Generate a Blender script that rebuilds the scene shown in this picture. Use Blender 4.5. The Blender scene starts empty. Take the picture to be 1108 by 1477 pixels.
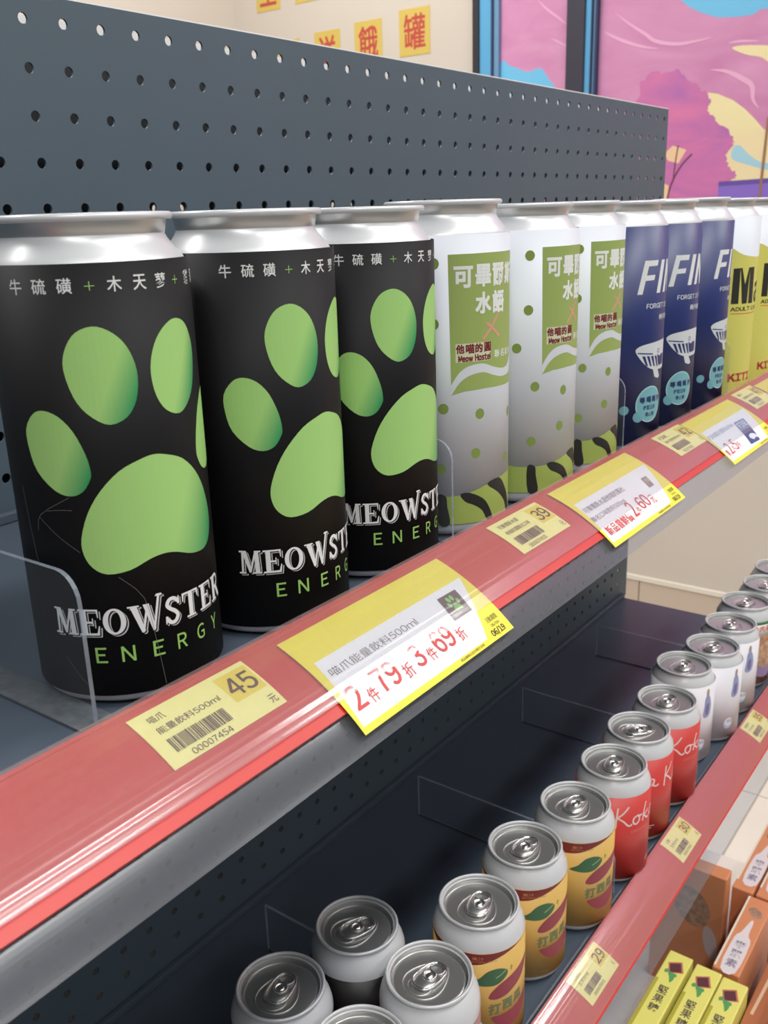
import bpy, bmesh, math, random
from mathutils import Vector, Matrix
random.seed(7)
scene = bpy.context.scene
COL = scene.collection
rad = math.radians

# ------------------------------------------------------------------ camera, world, lights, exposure
F_PX, W_PX = 1354.59, 1108.0
CAM = Vector((-0.3315, -0.4760, -0.1042))
def cam_matrix(yaw, pitch, roll):
    y, p, r = rad(yaw), rad(pitch), rad(roll)
    f = Vector((math.sin(y)*math.cos(p), math.cos(y)*math.cos(p), math.sin(p)))
    right = Vector((math.cos(y), -math.sin(y), 0)); up = right.cross(f)
    r2 = math.cos(r)*right + math.sin(r)*up; u2 = -math.sin(r)*right + math.cos(r)*up
    m = Matrix((r2, u2, -f)).transposed().to_4x4(); m.translation = CAM
    return m
cd = bpy.data.cameras.new('camera'); cam = bpy.data.objects.new('camera', cd); COL.objects.link(cam)
cd.sensor_fit = 'HORIZONTAL'; cd.sensor_width = 36.0; cd.lens = F_PX/W_PX*36.0
cd.clip_start = 0.01; cd.clip_end = 50
cam.matrix_world = cam_matrix(53.0745, -17.5916, -1.8896)
cd.dof.use_dof = True; cd.dof.focus_distance = 0.42; cd.dof.aperture_fstop = 40
scene.camera = cam

world = bpy.data.worlds.new('store_light'); scene.world = world; world.use_nodes = True
world.node_tree.nodes['Background'].inputs[0].default_value = (0.97, 0.985, 1.0, 1)
world.node_tree.nodes['Background'].inputs[1].default_value = 0.20

def area(name, loc, rot, sx, sy, power, color=(1, 0.98, 0.95)):
    l = bpy.data.lights.new(name, 'AREA'); l.shape = 'RECTANGLE'; l.size = sx; l.size_y = sy
    l.energy = power; l.color = color
    o = bpy.data.objects.new(name, l); COL.objects.link(o); o.location = loc; o.rotation_euler = rot
    return o
# fluorescent fixtures of the shop ceiling, over the aisle and beyond the gondola
for x, y, p in ((-1.3, -1.1, 23.0), (0.35, -1.1, 23.0), (2.0, -1.1, 23.0), (-1.3, -2.3, 11.0), (0.35, -2.3, 11.0), (2.0, -2.3, 11.0), (-0.4, 1.2, 24.0), (1.3, 1.2, 24.0)):
    area('ceiling_fluorescent', (x, y, 1.45), (0, 0, 0), 1.2, 0.16, p)

scene.view_settings.view_transform = 'Standard'; scene.view_settings.look = 'None'
scene.view_settings.exposure = 0.12; scene.view_settings.gamma = 1.0
scene.view_settings.use_curve_mapping = False

# ------------------------------------------------------------------ materials
def lin(c): return tuple((v/12.92 if v <= .04045 else ((v+.055)/1.055)**2.4) for v in (x/255 for x in c))
MATS = {}
def mat(name, rgb, rough=.5, metal=0.0, spec=.5, noise=0.0, nscale=40, bump=0.0, bscale=300, coat=0.0):
    if name in MATS: return MATS[name]
    m = bpy.data.materials.new(name); m.use_nodes = True; nt = m.node_tree; b = nt.nodes['Principled BSDF']
    c = (*lin(rgb), 1)
    b.inputs['Base Color'].default_value = c; b.inputs['Roughness'].default_value = rough
    b.inputs['Metallic'].default_value = metal; b.inputs['Specular IOR Level'].default_value = spec
    b.inputs['Coat Weight'].default_value = coat
    if noise or bump:
        tc = nt.nodes.new('ShaderNodeTexCoord')
        if noise:
            n = nt.nodes.new('ShaderNodeTexNoise'); n.inputs['Scale'].default_value = nscale; n.inputs['Detail'].default_value = 4
            nt.links.new(tc.outputs['Object'], n.inputs['Vector'])
            mx = nt.nodes.new('ShaderNodeMix'); mx.data_type = 'RGBA'; mx.blend_type = 'MULTIPLY'; mx.inputs[0].default_value = 1
            rp = nt.nodes.new('ShaderNodeMapRange'); rp.inputs[1].default_value = .3; rp.inputs[2].default_value = .7
            rp.inputs[3].default_value = 1-noise; rp.inputs[4].default_value = 1+noise*.3
            nt.links.new(n.outputs[0], rp.inputs[0]); mx.inputs[6].default_value = c
            nt.links.new(rp.outputs[0], mx.inputs[7]); nt.links.new(mx.outputs[2], b.inputs['Base Color'])
        if bump:
            n2 = nt.nodes.new('ShaderNodeTexNoise'); n2.inputs['Scale'].default_value = bscale
            nt.links.new(tc.outputs['Object'], n2.inputs['Vector'])
            bp = nt.nodes.new('ShaderNodeBump'); bp.inputs['Strength'].default_value = bump; bp.inputs['Distance'].default_value = .0005
            nt.links.new(n2.outputs[0], bp.inputs['Height']); nt.links.new(bp.outputs[0], b.inputs['Normal'])
    MATS[name] = m; return m
def clear_mat(name, tint=(245, 248, 250), haze=.06, gloss=.10, rough=.08, hazecol=(225, 228, 232), streak=0.0):
    """thin clear plastic: transparent, a little diffuse haze, Fresnel gloss"""
    if name in MATS: return MATS[name]
    m = bpy.data.materials.new(name); m.use_nodes = True; nt = m.node_tree; nt.nodes.clear()
    out = nt.nodes.new('ShaderNodeOutputMaterial'); tr = nt.nodes.new('ShaderNodeBsdfTransparent'); tr.inputs[0].default_value = (*lin(tint), 1)
    df = nt.nodes.new('ShaderNodeBsdfDiffuse'); df.inputs[0].default_value = (*lin(hazecol), 1)
    gl = nt.nodes.new('ShaderNodeBsdfGlossy'); gl.inputs['Roughness'].default_value = rough
    fr = nt.nodes.new('ShaderNodeLayerWeight'); fr.inputs[0].default_value = .5; pw = nt.nodes.new('ShaderNodeMath'); pw.operation = 'POWER'; pw.inputs[1].default_value = 5.0; nt.links.new(fr.outputs['Facing'], pw.inputs[0])
    m1 = nt.nodes.new('ShaderNodeMixShader'); m1.inputs[0].default_value = haze
    if streak:      # the extruded sheet is faintly wavy across, straight along its length
        t2 = nt.nodes.new('ShaderNodeTexCoord'); mp = nt.nodes.new('ShaderNodeMapping'); mp.inputs['Scale'].default_value = (1.2, 130, 130)
        n2 = nt.nodes.new('ShaderNodeTexNoise'); n2.inputs['Scale'].default_value = 1.0; n2.inputs['Detail'].default_value = 2
        bp = nt.nodes.new('ShaderNodeBump'); bp.inputs['Strength'].default_value = streak; bp.inputs['Distance'].default_value = .002
        nt.links.new(t2.outputs['Object'], mp.inputs[0]); nt.links.new(mp.outputs[0], n2.inputs['Vector']); nt.links.new(n2.outputs[0], bp.inputs['Height']); nt.links.new(bp.outputs[0], gl.inputs['Normal'])
    tc = nt.nodes.new('ShaderNodeTexCoord'); nz = nt.nodes.new('ShaderNodeTexNoise'); nz.inputs['Scale'].default_value = 420; nz.inputs['Detail'].default_value = 5
    mr = nt.nodes.new('ShaderNodeMapRange'); mr.inputs[1].default_value = .35; mr.inputs[2].default_value = .75; mr.inputs[3].default_value = haze*.93; mr.inputs[4].default_value = haze*1.1
    nt.links.new(tc.outputs['Object'], nz.inputs['Vector']); nt.links.new(nz.outputs[0], mr.inputs[0]); nt.links.new(mr.outputs[0], m1.inputs[0])
    nt.links.new(tr.outputs[0], m1.inputs[1]); nt.links.new(df.outputs[0], m1.inputs[2])
    m2 = nt.nodes.new('ShaderNodeMixShader'); ad = nt.nodes.new('ShaderNodeMath'); ad.operation = 'MULTIPLY_ADD'; ad.inputs[1].default_value = .30; ad.inputs[2].default_value = gloss
    ad.use_clamp = True
    nt.links.new(pw.outputs[0], ad.inputs[0]); nt.links.new(ad.outputs[0], m2.inputs[0])
    nt.links.new(m1.outputs[0], m2.inputs[1]); nt.links.new(gl.outputs[0], m2.inputs[2]); nt.links.new(m2.outputs[0], out.inputs[0])
    MATS[name] = m; return m
def ink(rgb, rough=.5): return mat('ink_%02x%02x%02x_%d' % (*rgb, int(rough*100)), rgb, rough)

M_SLATE = mat('slate_painted_steel', (75, 90, 101), .5, noise=.05, nscale=9)
M_SLATE_EDGE = mat('white_edge_trim', (232, 232, 230), .4)
M_REAR = mat('shade_toned_rear_steel', (26, 30, 36), .6)  # near-black colour stands in for the shade behind the punched holes
M_SHELF = mat('slate_shelf_steel', (72, 83, 96), .38, noise=.10, nscale=14)
M_RED = mat('red_plastic', (196, 42, 33), .4)
M_CLEAR = clear_mat('clear_rail_cover', haze=.075, gloss=.045, rough=.17, hazecol=(248, 206, 204), streak=.6)  # pink-white haze colour paints extra brightness over the red strip
M_STRIP = clear_mat('clear_dusty_strip', tint=(238, 240, 244), haze=.07, gloss=.03, rough=.2, hazecol=(200, 203, 210))
M_DIV = clear_mat('clear_divider_acrylic', tint=(250, 252, 253), haze=.02, gloss=.025, rough=.06)
M_ALU = mat('brushed_aluminium', (202, 204, 207), .34, metal=.22)
M_LID = mat('lid_aluminium', (206, 206, 204), .36, metal=.9)
M_TAB = mat('tab_aluminium', (226, 226, 224), .22, metal=.95)
M_WHITECAN = mat('white_lacquer', (196, 198, 201), .3)
M_WALL = mat('cream_wall_paint', (208, 198, 186), .8, noise=.03, nscale=3)
M_TANTILE = mat('tan_wall_tile', (205, 188, 170), .5, noise=.05, nscale=6)
M_FLOOR = mat('pale_floor_tile', (226, 218, 208), .35, noise=.05, nscale=4)
M_TAGY = mat('pale_yellow_tag_card', (246, 240, 152), .5)
M_PROMOY = mat('yellow_promo_card', (238, 224, 60), .45)
M_PROMOW = mat('white_promo_print', (238, 240, 242), .45)

# ------------------------------------------------------------------ object helpers
def link(o, parent=None, label=None, cat=None, group=None, kind=None):
    COL.objects.link(o)
    if parent: o.parent = parent
    if label: o['label'] = label
    if cat: o['category'] = cat
    if group: o['group'] = group
    if kind: o['kind'] = kind
    return o
def empty(name, loc, rotz=0, **k):
    o = bpy.data.objects.new(name, None); o.location = loc; o.rotation_euler = (0, 0, rotz); o.empty_display_size = .01
    return link(o, **k)
def meshobj(name, me, parent=None, **k):
    return link(bpy.data.objects.new(name, me), parent, **k)
def mesh(name, verts, faces, mats, smooth=False, midx=None):
    me = bpy.data.meshes.new(name); me.from_pydata([tuple(v) for v in verts], [], faces)
    for m in (mats if isinstance(mats, (list, tuple)) else [mats]): me.materials.append(m)
    if midx: me.polygons.foreach_set('material_index', midx)
    if smooth: me.polygons.foreach_set('use_smooth', [True]*len(me.polygons))
    me.update(); return me
def box_mesh(name, lo, hi, m, bev=0.0):
    bm = bmesh.new(); bmesh.ops.create_cube(bm, size=1)
    for v in bm.verts: v.co = Vector([lo[i]+(v.co[i]+.5)*(hi[i]-lo[i]) for i in range(3)])
    if bev: bmesh.ops.bevel(bm, geom=bm.edges[:], offset=bev, segments=2, affect='EDGES', profile=.5)
    me = bpy.data.meshes.new(name); bm.to_mesh(me); bm.free(); me.materials.append(m); return me
def lathe(name, prof, m, seg=72, mm=.001, smooth=True):
    vs, fs = [], []
    for r, z in prof:
        for i in range(seg):
            a = 2*math.pi*i/seg; vs.append((r*mm*math.cos(a), r*mm*math.sin(a), z*mm))
    n = len(prof)
    for j in range(n-1):
        for i in range(seg):
            i2 = (i+1) % seg; fs.append((j*seg+i, j*seg+i2, (j+1)*seg+i2, (j+1)*seg+i))
    return mesh(name, vs, fs, m, smooth)
def copy_tree(o, parent=None):
    c = o.copy(); COL.objects.link(c); c.parent = parent
    for ch in o.children: copy_tree(ch, c)
    return c

# ------------------------------------------------------------------ flat artwork -> surfaces
_TC = {}
_GS = bpy.data.scenes.new('glyph_bench')      # glyph outlines are read in a bare scene of their own, removed at the end
def _glyphs(s, bold, shear):
    k = (s, bold, shear)
    if k not in _TC:
        c = bpy.data.curves.new('glyphs', 'FONT'); c.body = s; c.resolution_u = 3; c.fill_mode = 'FRONT'; c.offset = bold; c.shear = shear
        o = bpy.data.objects.new('glyphs', c); _GS.collection.objects.link(o); _GS.view_layers[0].update()
        me = o.to_mesh(); _TC[k] = ([(v.co.x, v.co.y) for v in me.vertices], [tuple(p.vertices) for p in me.polygons])
        o.to_mesh_clear(); bpy.data.objects.remove(o); bpy.data.curves.remove(c)
    return _TC[k]
def _text_raw(s, bold, shear):
    """one plain sans face for all: Latin letters and digits use the full-width forms, closed up to normal spacing"""
    vs, fs, x = [], [], 0.0
    for ch in s:
        if ch == ' ': x += .3; continue
        wide = ord(ch) > 0x2e80
        if ch == '/': gv, gf = [(0, -.08), (.09, -.08), (.4, .8), (.31, .8)], [(0, 1, 2, 3)]
        elif ch == 'l': gv, gf = [(0, 0), (.085, 0), (.085, .77), (0, .77)], [(0, 1, 2, 3)]
        else: gv, gf = _glyphs(ch if wide else chr(ord(ch)+0xfee0), bold, shear)
        lo, hi = min(v[0] for v in gv), max(v[0] for v in gv); sx = .5 if ch == '-' else 1.0
        n = len(vs); off = x-lo*sx+(0 if wide else .045)
        if wide: off = x
        vs += [(a*sx+off, b) for a, b in gv]; fs += [tuple(i+n for i in f) for f in gf]
        x += 1.0 if wide else (hi-lo)*sx+.09
    return vs, fs
def T(s, x0, y0, x1, y1, bold=0.0, shear=0.0):
    """text fitted into the box (x0,y0)-(x1,y1)"""
    bold = min(bold, .011)
    vs, fs = _text_raw(s, bold, shear)
    ax, bx = min(v[0] for v in vs), max(v[0] for v in vs); ay, by = min(v[1] for v in vs), max(v[1] for v in vs)
    return [(x0+(x-ax)/(bx-ax)*(x1-x0), y0+(y-ay)/(by-ay)*(y1-y0)) for x, y in vs], fs
def FAT(pieces, d):
    return [([(x+dx, y+dy) for x, y in vs], fs) for vs, fs in pieces for dx, dy in ((-d, -d), (d, -d), (-d, d), (d, d))]
def POLY(pts): return list(pts), [tuple(range(len(pts)))]
def RECT(x0, y0, x1, y1): return POLY([(x0, y0), (x1, y0), (x1, y1), (x0, y1)])
def ELL(cx, cy, a, b, rot=0, n=28):
    c, s = math.cos(rad(rot)), math.sin(rad(rot))
    return POLY([(cx+a*math.cos(t)*c-b*math.sin(t)*s, cy+a*math.cos(t)*s+b*math.sin(t)*c) for t in (2*math.pi*i/n for i in range(n))])
def SPL(pts, n=5, closed=True):
    out = []; N = len(pts)
    for i in range(N if closed else N-1):
        g = lambda k: pts[(i+k) % N] if closed else pts[max(0, min(N-1, i+k))]
        p0, p1, p2, p3 = g(-1), g(0), g(1), g(2)
        for j in range(n):
            t = j/n
            out.append(tuple(.5*((2*p1[a])+(-p0[a]+p2[a])*t+(2*p0[a]-5*p1[a]+4*p2[a]-p3[a])*t*t+(-p0[a]+3*p1[a]-3*p2[a]+p3[a])*t**3) for a in (0, 1)))
    if not closed: out.append(tuple(pts[-1]))
    return out
def BLOB(pts, n=5): return POLY(SPL(pts, n))
def STROKE(pts, w, n=5, smooth=True, taper=False):
    p = SPL(pts, n, False) if smooth and len(pts) > 2 else pts
    vs, fs = [], []
    for i, q in enumerate(p):
        a, b = p[max(0, i-1)], p[min(len(p)-1, i+1)]; dx, dy = b[0]-a[0], b[1]-a[1]; L = math.hypot(dx, dy) or 1
        ww = w/2*((1-abs(2*i/(len(p)-1)-1)**2) if taper else 1)+(1e-4 if taper else 0)
        vs += [(q[0]-dy/L*ww, q[1]+dx/L*ww), (q[0]+dy/L*ww, q[1]-dx/L*ww)]
    for i in range(len(p)-1): fs.append((2*i, 2*i+1, 2*i+3, 2*i+2))
    return vs, fs
def SHIFT(piece, dx, dy, s=1.0): return [(x*s+dx, y*s+dy) for x, y in piece[0]], piece[1]
def MIR(piece, ax=0): return [(2*ax-x, y) for x, y in piece[0]], piece[1]
def art(name, pieces, m, mapping, h, step=None, vstep=None, mm=.001):
    """lay 2-D pieces (mm) on a surface; mapping(u, v, h) -> 3-D point"""
    bm = bmesh.new()
    for k_, (vs, fs) in enumerate(pieces):
        bv = [bm.verts.new((x, y, .012*(k_ % 6))) for x, y in vs]     # overlapping strokes lie a hair above each other
        for f in fs:
            try: bm.faces.new([bv[i] for i in f])
            except ValueError: pass
    bmesh.ops.triangulate(bm, faces=[f for f in bm.faces if len(f.verts) > 4])
    for ax, st in ((0, step), (1, vstep)):
        if not st or not bm.verts: continue
        lo = min(v.co[ax] for v in bm.verts); hi = max(v.co[ax] for v in bm.verts); k = math.floor(lo/st)+1
        while k*st < hi:
            co = Vector((0, 0, 0)); co[ax] = k*st+1e-4; no = Vector((0, 0, 0)); no[ax] = 1
            bmesh.ops.bisect_plane(bm, geom=bm.verts[:]+bm.edges[:]+bm.faces[:], plane_co=co, plane_no=no, dist=1e-6); k += 1
    # every face looks out of the surface
    for f in bm.faces:
        f.normal_update()
        if f.normal.z < 0: f.normal_flip()
    for v in bm.verts: v.co = mapping(v.co.x, v.co.y, h+v.co.z)
    me = bpy.data.meshes.new(name); bm.to_mesh(me); bm.free(); me.materials.append(m)
    return me
def cyl_map(R):
    return lambda u, v, h: Vector(((R+h)*.001*math.sin(u/R), -(R+h)*.001*math.cos(u/R), v*.001))
def barcode(x0, x1, y0, y1, seed=1):
    rnd = random.Random(seed); x = x0; out = []
    while x < x1-.6:
        w = rnd.choice((.25, .25, .45, .7)); out.append(RECT(x, y0, min(x+w, x1), y1)); x += w+rnd.choice((.25, .3, .5))
    return out

# ------------------------------------------------------------------ dimensions
ZS, ZL = -0.2632, -0.648             # upper and lower shelf surfaces
X0, X1 = -0.62, 0.94

# ================================================================== SETTING
XW = 2.2; ZF = -1.5; ZC = 1.5
def struct(name, me, parent=None, **k): return meshobj(name, me, parent, kind=None if parent else 'structure', **k)
floor = struct('floor', box_mesh('floor', (-2.5, -3.0, ZF-.05), (XW, 2.0, ZF-.004), mat('floor_grout', (190, 182, 172), .7)))
floor['label'] = 'pale cream tiled shop floor around the shelving'
tile_me = box_mesh('floor_tile', (.002, .002, -.004), (.398, .398, 0), M_FLOOR, .001)
for i in range(6):
    for j in range(7):
        o = meshobj('tile', tile_me, floor); o.location = (-.2+i*.4, -1.6+j*.4, ZF)
wall = struct('wall_end', box_mesh('wall_end', (XW, -3.0, ZF), (XW+.1, 2.0, ZC), M_WALL)); wall['label'] = 'cream painted end wall with posters and the mural'
wallb = struct('wall_back', box_mesh('wall_back', (-2.5, 1.985, ZF), (XW, 2.085, ZC), M_WALL)); wallb['label'] = 'cream painted wall behind the shelving'
sk = struct('baseboard_end', box_mesh('skirting_ledge', (XW-.012, -3.0, -1.165), (XW, 1.985, -1.152), mat('ledge_cream', (228, 222, 208), .6))); sk['label'] = 'tan tiled skirting with a cream ledge along the end wall'
tt = box_mesh('skirting_tile', (0, .0015, 0), (.008, .2985, .333), M_TANTILE, .001)
for j in range(10):
    o = meshobj('tile', tt, sk); o.location = (XW-.008, -1.02+j*.3, ZF)

# ================================================================== GONDOLA: perforated panels
def pegboard(name, x0, x1, z0, z1, px, pz, ox, oz, r=.0029, t=.0014, seg=12):
    """sheet in the XZ plane at y=0 with round punched holes, each a real hole with a wall"""
    vs, fs, mi = [], [], []
    i0 = math.ceil((x0-ox+px/2)/px); i1 = math.floor((x1-ox-px/2)/px); j0 = math.ceil((z0-oz+pz/2)/pz); j1 = math.floor((z1-oz-pz/2)/pz)
    def quad(a, b, c, d_):
        n = len(vs); vs.extend([(a, 0, b), (c, 0, b), (c, 0, d_), (a, 0, d_)]); fs.append((n, n+1, n+2, n+3)); mi.append(0)
    for i in range(i0, i1+1):
        for j in range(j0, j1+1):
            cx, cz = ox+i*px, oz+j*pz; n = len(vs)
            sq = []
            for k in range(seg):
                a = 2*math.pi*k/seg; c, s = math.cos(a), math.sin(a); m_ = max(abs(c), abs(s))
                sq.append((cx+c/m_*px/2, 0, cz+s/m_*pz/2))
            # snap to true corners
            vs.extend(sq); vs.extend([(cx+r*math.cos(2*math.pi*k/seg), 0, cz+r*math.sin(2*math.pi*k/seg)) for k in range(seg)])
            vs.extend([(cx+r*math.cos(2*math.pi*k/seg), t, cz+r*math.sin(2*math.pi*k/seg)) for k in range(seg)])
            for k in range(seg):
                k2 = (k+1) % seg
                fs.append((n+k, n+k2, n+seg+k2, n+seg+k)); mi.append(0)
                fs.append((n+seg+k, n+seg+k2, n+2*seg+k2, n+2*seg+k)); mi.append(1)
            for sx, sz in ((1, 1), (-1, 1), (-1, -1), (1, -1)):   # corner triangles left by the 12-gon
                kk = [k for k in range(seg) if (sq[k][0]-cx)*sx > px/2-1e-9 or (sq[k][2]-cz)*sz > pz/2-1e-9]
                kk = [k for k in kk if (sq[k][0]-cx)*sx > 1e-9 and (sq[k][2]-cz)*sz > 1e-9]
                if len(kk) == 2:
                    q = len(vs); vs.append((cx+sx*px/2, 0, cz+sz*pz/2)); fs.append((n+kk[0], n+kk[1], q)); mi.append(0)
    gx0, gx1, gz0, gz1 = ox+(i0-.5)*px, ox+(i1+.5)*px, oz+(j0-.5)*pz, oz+(j1+.5)*pz
    quad(x0, gz1, x1, z1); quad(x0, z0, x1, gz0); quad(x0, gz0, gx0, gz1); quad(gx1, gz0, x1, gz1)
    # folded rim of the sheet
    for (a, b, c, d_) in ((x0, z1, x1, z1), (x1, z1, x1, z0), (x1, z0, x0, z0), (x0, z0, x0, z1)):
        n = len(vs); vs.extend([(a, 0, b), (c, 0, d_), (c, .012, d_), (a, .012, b)]); fs.append((n, n+1, n+2, n+3)); mi.append(2 if b == z1 and d_ == z1 else 0)
    bm = bmesh.new(); me = mesh(name, vs, fs, [M_SLATE, M_SLATE, M_SLATE], midx=mi)
    bm.from_mesh(me); bmesh.ops.remove_doubles(bm, verts=bm.verts[:], dist=1e-6); bmesh.ops.recalc_face_normals(bm, faces=bm.faces[:]); bm.to_mesh(me); bm.free()
    return me
panel_me = pegboard('perforated_panel', X0, .938, ZS-.012, .0125, .025, .0239, 0, 0)
pf = empty('perforated_panel', (0, 0, 0), label='tall slate grey perforated steel back panel above the upper shelf', cat='back panel')
meshobj('sheet', panel_me, pf)
trim = meshobj('top_edge', box_mesh('top_edge', (X0, 0, .0125), (.938, .012, .0133), M_SLATE_EDGE), pf)
pb = empty('perforated_panel', (.0125, .071, 0), label='rear perforated steel panel seen through the punched holes', cat='back panel')
back_me = panel_me.copy(); back_me.materials.clear(); [back_me.materials.append(M_REAR) for _ in range(3)]
meshobj('sheet', back_me, pb); meshobj('top_edge', box_mesh('top_edge', (X0, 0, .0125), (.90, .012, .0168), M_SLATE_EDGE), pb)
low_me = pegboard('lower_panel', X0, .905, ZL-.003, ZS-.013, .0239, .0217, -.3315+(.0048+.3315)*1.025, -.1042+(-.5897+.1042)*1.025)
pl = empty('perforated_panel', (0, .012, 0), label='dark perforated steel back panel in the shade above the lower shelf', cat='back panel')
meshobj('sheet', low_me, pl)
rl_ = empty('rear_panel', (0, .071, 0), label='plain rear steel panel added to keep light out of the lower holes', cat='back panel')
meshobj('sheet', box_mesh('sheet', (X0, 0, ZF), (.93, .0014, ZS-.014), M_REAR), rl_)  # solid sheet added behind the lower holes to block light from the back
ub = empty('upright_post', (.88, .045, 0), label='slate steel upright post between the back panels', cat='post')
meshobj('post', box_mesh('post', (-.02, -.02, ZF), (.02, .02, -.02), M_SLATE, .002), ub)
ub2 = empty('upright_post', (-.5, .045, 0), label='steel upright post at the near end between the panels', cat='post')
meshobj('post', ub.children[0].data, ub2)

# ================================================================== SHELVES AND PRICE RAILS
def arc_profile(p0, t0, t1, L, N=70, M=.07):
    y, z = p0; out = [(y, z, rad(t0))]; ds = M/N
    for i in range(N):
        s = (i+.5)*ds; t = rad(min(t0+(t1-t0)*s/L, t1+8)); y -= math.cos(t)*ds; z -= math.sin(t)*ds; out.append((y, z, t))
    return out
UP = arc_profile((-.252, -.251), 16, 40, .045); LO = arc_profile((-.2425, -.640), 20, 38, .035)
def arc_map(prof, xo=0.0):
    def f(u, v, h):
        s = max(-2.0, min(69.9, v)); i = max(0, min(69, int(s))); fr = s-i
        y0, z0, t0 = prof[i]; y1, z1, t1 = prof[i+1]; t = t0+(t1-t0)*max(0, fr)
        y, z = y0+(y1-y0)*fr, z0+(z1-z0)*fr
        return Vector((xo+u*.001, y-math.sin(t)*h*.001, z+math.cos(t)*h*.001))
    return f
def sheet_on_arc(name, prof, x0, x1, s0, s1, h0, h1, m, n=14):
    """closed strip following the rail curve, from height h0 to h1 above it (mm)"""
    mp = arc_map(prof); ring = [(s0+(s1-s0)*i/n, h1) for i in range(n+1)]+[(s1-(s1-s0)*i/n, h0) for i in range(n+1)]
    vs = [mp(x0*1000, s, h) for s, h in ring]+[mp(x1*1000, s, h) for s, h in ring]; N = len(ring)
    fs = [(i, (i+1) % N, N+(i+1) % N, N+i) for i in range(N)]+[tuple(range(N-1, -1, -1)), tuple(range(N, 2*N))]
    return mesh(name, vs, fs, m)
def shelf(label, z, x1, prof, red_end, cover_end, strip_end, yb, yf):
    r = empty('store_shelf', (0, 0, 0), label=label, cat='shelf')
    meshobj('shelf_board', box_mesh('shelf_board', (X0, yf, z-.028), (x1, yb, z), M_SHELF, .0015), r)
    meshobj('back_lip', box_mesh('back_lip', (X0, yb-.006, z), (x1, yb-.001, z+.006), M_SHELF, .001), r)
    meshobj('red_strip', sheet_on_arc('red_strip', prof, X0, x1, 0, red_end, -2.2, 0, M_RED), r)
    rl = meshobj('rail_lip', sheet_on_arc('rail_lip', prof, X0, x1, -1.2, 0.4, -6, .3, M_RED, 3), r)
    meshobj('clear_cover', sheet_on_arc('clear_cover', prof, X0, x1, -1.3, cover_end, 1.5, 1.9, M_CLEAR), r)
    meshobj('clear_strip', sheet_on_arc('clear_strip', prof, X0, x1, cover_end-2, strip_end, -3.2, -2.4, M_STRIP), r)
    meshobj('front_bracket', box_mesh('front_bracket', (X0, yf-.006, z-.020), (x1, yf+.001, z-.004), M_SHELF, .001), r)
    return r
shelf('upper slate steel shelf with a red price rail under clear plastic', ZS, X1, UP, 41.4, 37.3, 56.5, 0, -.246)
shelf('lower slate steel shelf with a narrower red price rail', ZL, .888, LO, 34.5, 32.5, 50.5, .012, -.236)
deck = empty('store_shelf', (0, 0, 0), label='bottom white deck shelf carrying the snack cartons', cat='shelf')
meshobj('shelf_board', box_mesh('shelf_board', (X0, -.40, -1.03), (.862, .02, -1.0), mat('white_deck', (228, 220, 210), .4, noise=.04), .002), deck)
meshobj('plinth', box_mesh('plinth', (X0, -.39, ZF), (.86, .02, -1.03), M_SHELF), deck)

# clear dividers
def divider_mesh(name, dep, hgt, rc, m, t=.0022):
    pts = [(0, 0), (dep, 0), (dep, hgt)]+[(rc-rc*math.sin(a), hgt-rc+rc*math.cos(a)) for a in (math.pi/2*i/6 for i in range(7))]
    N = len(pts); vs = [(-t/2, y, z) for y, z in pts]+[(t/2, y, z) for y, z in pts]
    fs = [tuple(range(N)), tuple(range(2*N-1, N-1, -1))]+[(i, N+i, N+(i+1) % N, (i+1) % N) for i in range(N)]
    me = mesh(name, vs, fs, [m, M_EDGE], midx=[0, 0]+[1]*N); bm = bmesh.new(); bm.from_mesh(me); bmesh.ops.recalc_face_normals(bm, faces=bm.faces[:]); bm.to_mesh(me); bm.free(); return me
M_EDGE = clear_mat('acrylic_edge_highlight', tint=(190, 205, 220), haze=.30, gloss=.10, rough=.2, hazecol=(196, 208, 224))  # paler, hazier edge faces paint a highlight along the plate outline
dv = divider_mesh('plate', .215, .0535, .010, M_DIV, .0016)
foot_me = box_mesh('foot', (-.0065, 0, 0), (.0065, .215, .0012), mat('smoked_plastic_foot', (92, 97, 102), .45, noise=.3, nscale=300), .0003)
for x, y, lab in ((-.1685, -.231, 'clear acrylic divider standing in front of the first black can'),
                  (.0432, -.237, 'clear acrylic divider between the black and the white dotted cans'),
                  (.2508, -.239, 'clear acrylic divider between the white dotted and the navy cans'),
                  (.4585, -.243, 'clear acrylic divider between the navy and the yellow tall cans')):
    r = empty('shelf_divider', (x, y, ZS), label=lab, cat='divider', group='clear dividers on the upper shelf')
    meshobj('plate', dv, r)
    f = meshobj('foot', foot_me, r)
    if x > -.1: f.scale = (.12, 1, 1)
dv2 = divider_mesh('plate', .195, .042, .010, M_DIV)
for x, y, lab in ((.0845, -.232, 'clear acrylic divider beside the first yellow fruit drink can'),
                  (.2925, -.232, 'clear acrylic divider between the yellow and the red small cans'),
                  (.4965, -.232, 'clear acrylic divider between the red and the white small cans'),
                  (.6925, -.232, 'clear acrylic divider behind the white small cans')):
    r = empty('shelf_divider', (x, y, ZL), label=lab, cat='divider', group='clear dividers on the lower shelf')
    meshobj('plate', dv2, r); f = meshobj('foot', foot_me, r); f.scale = (.12, .9, 1)

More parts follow.
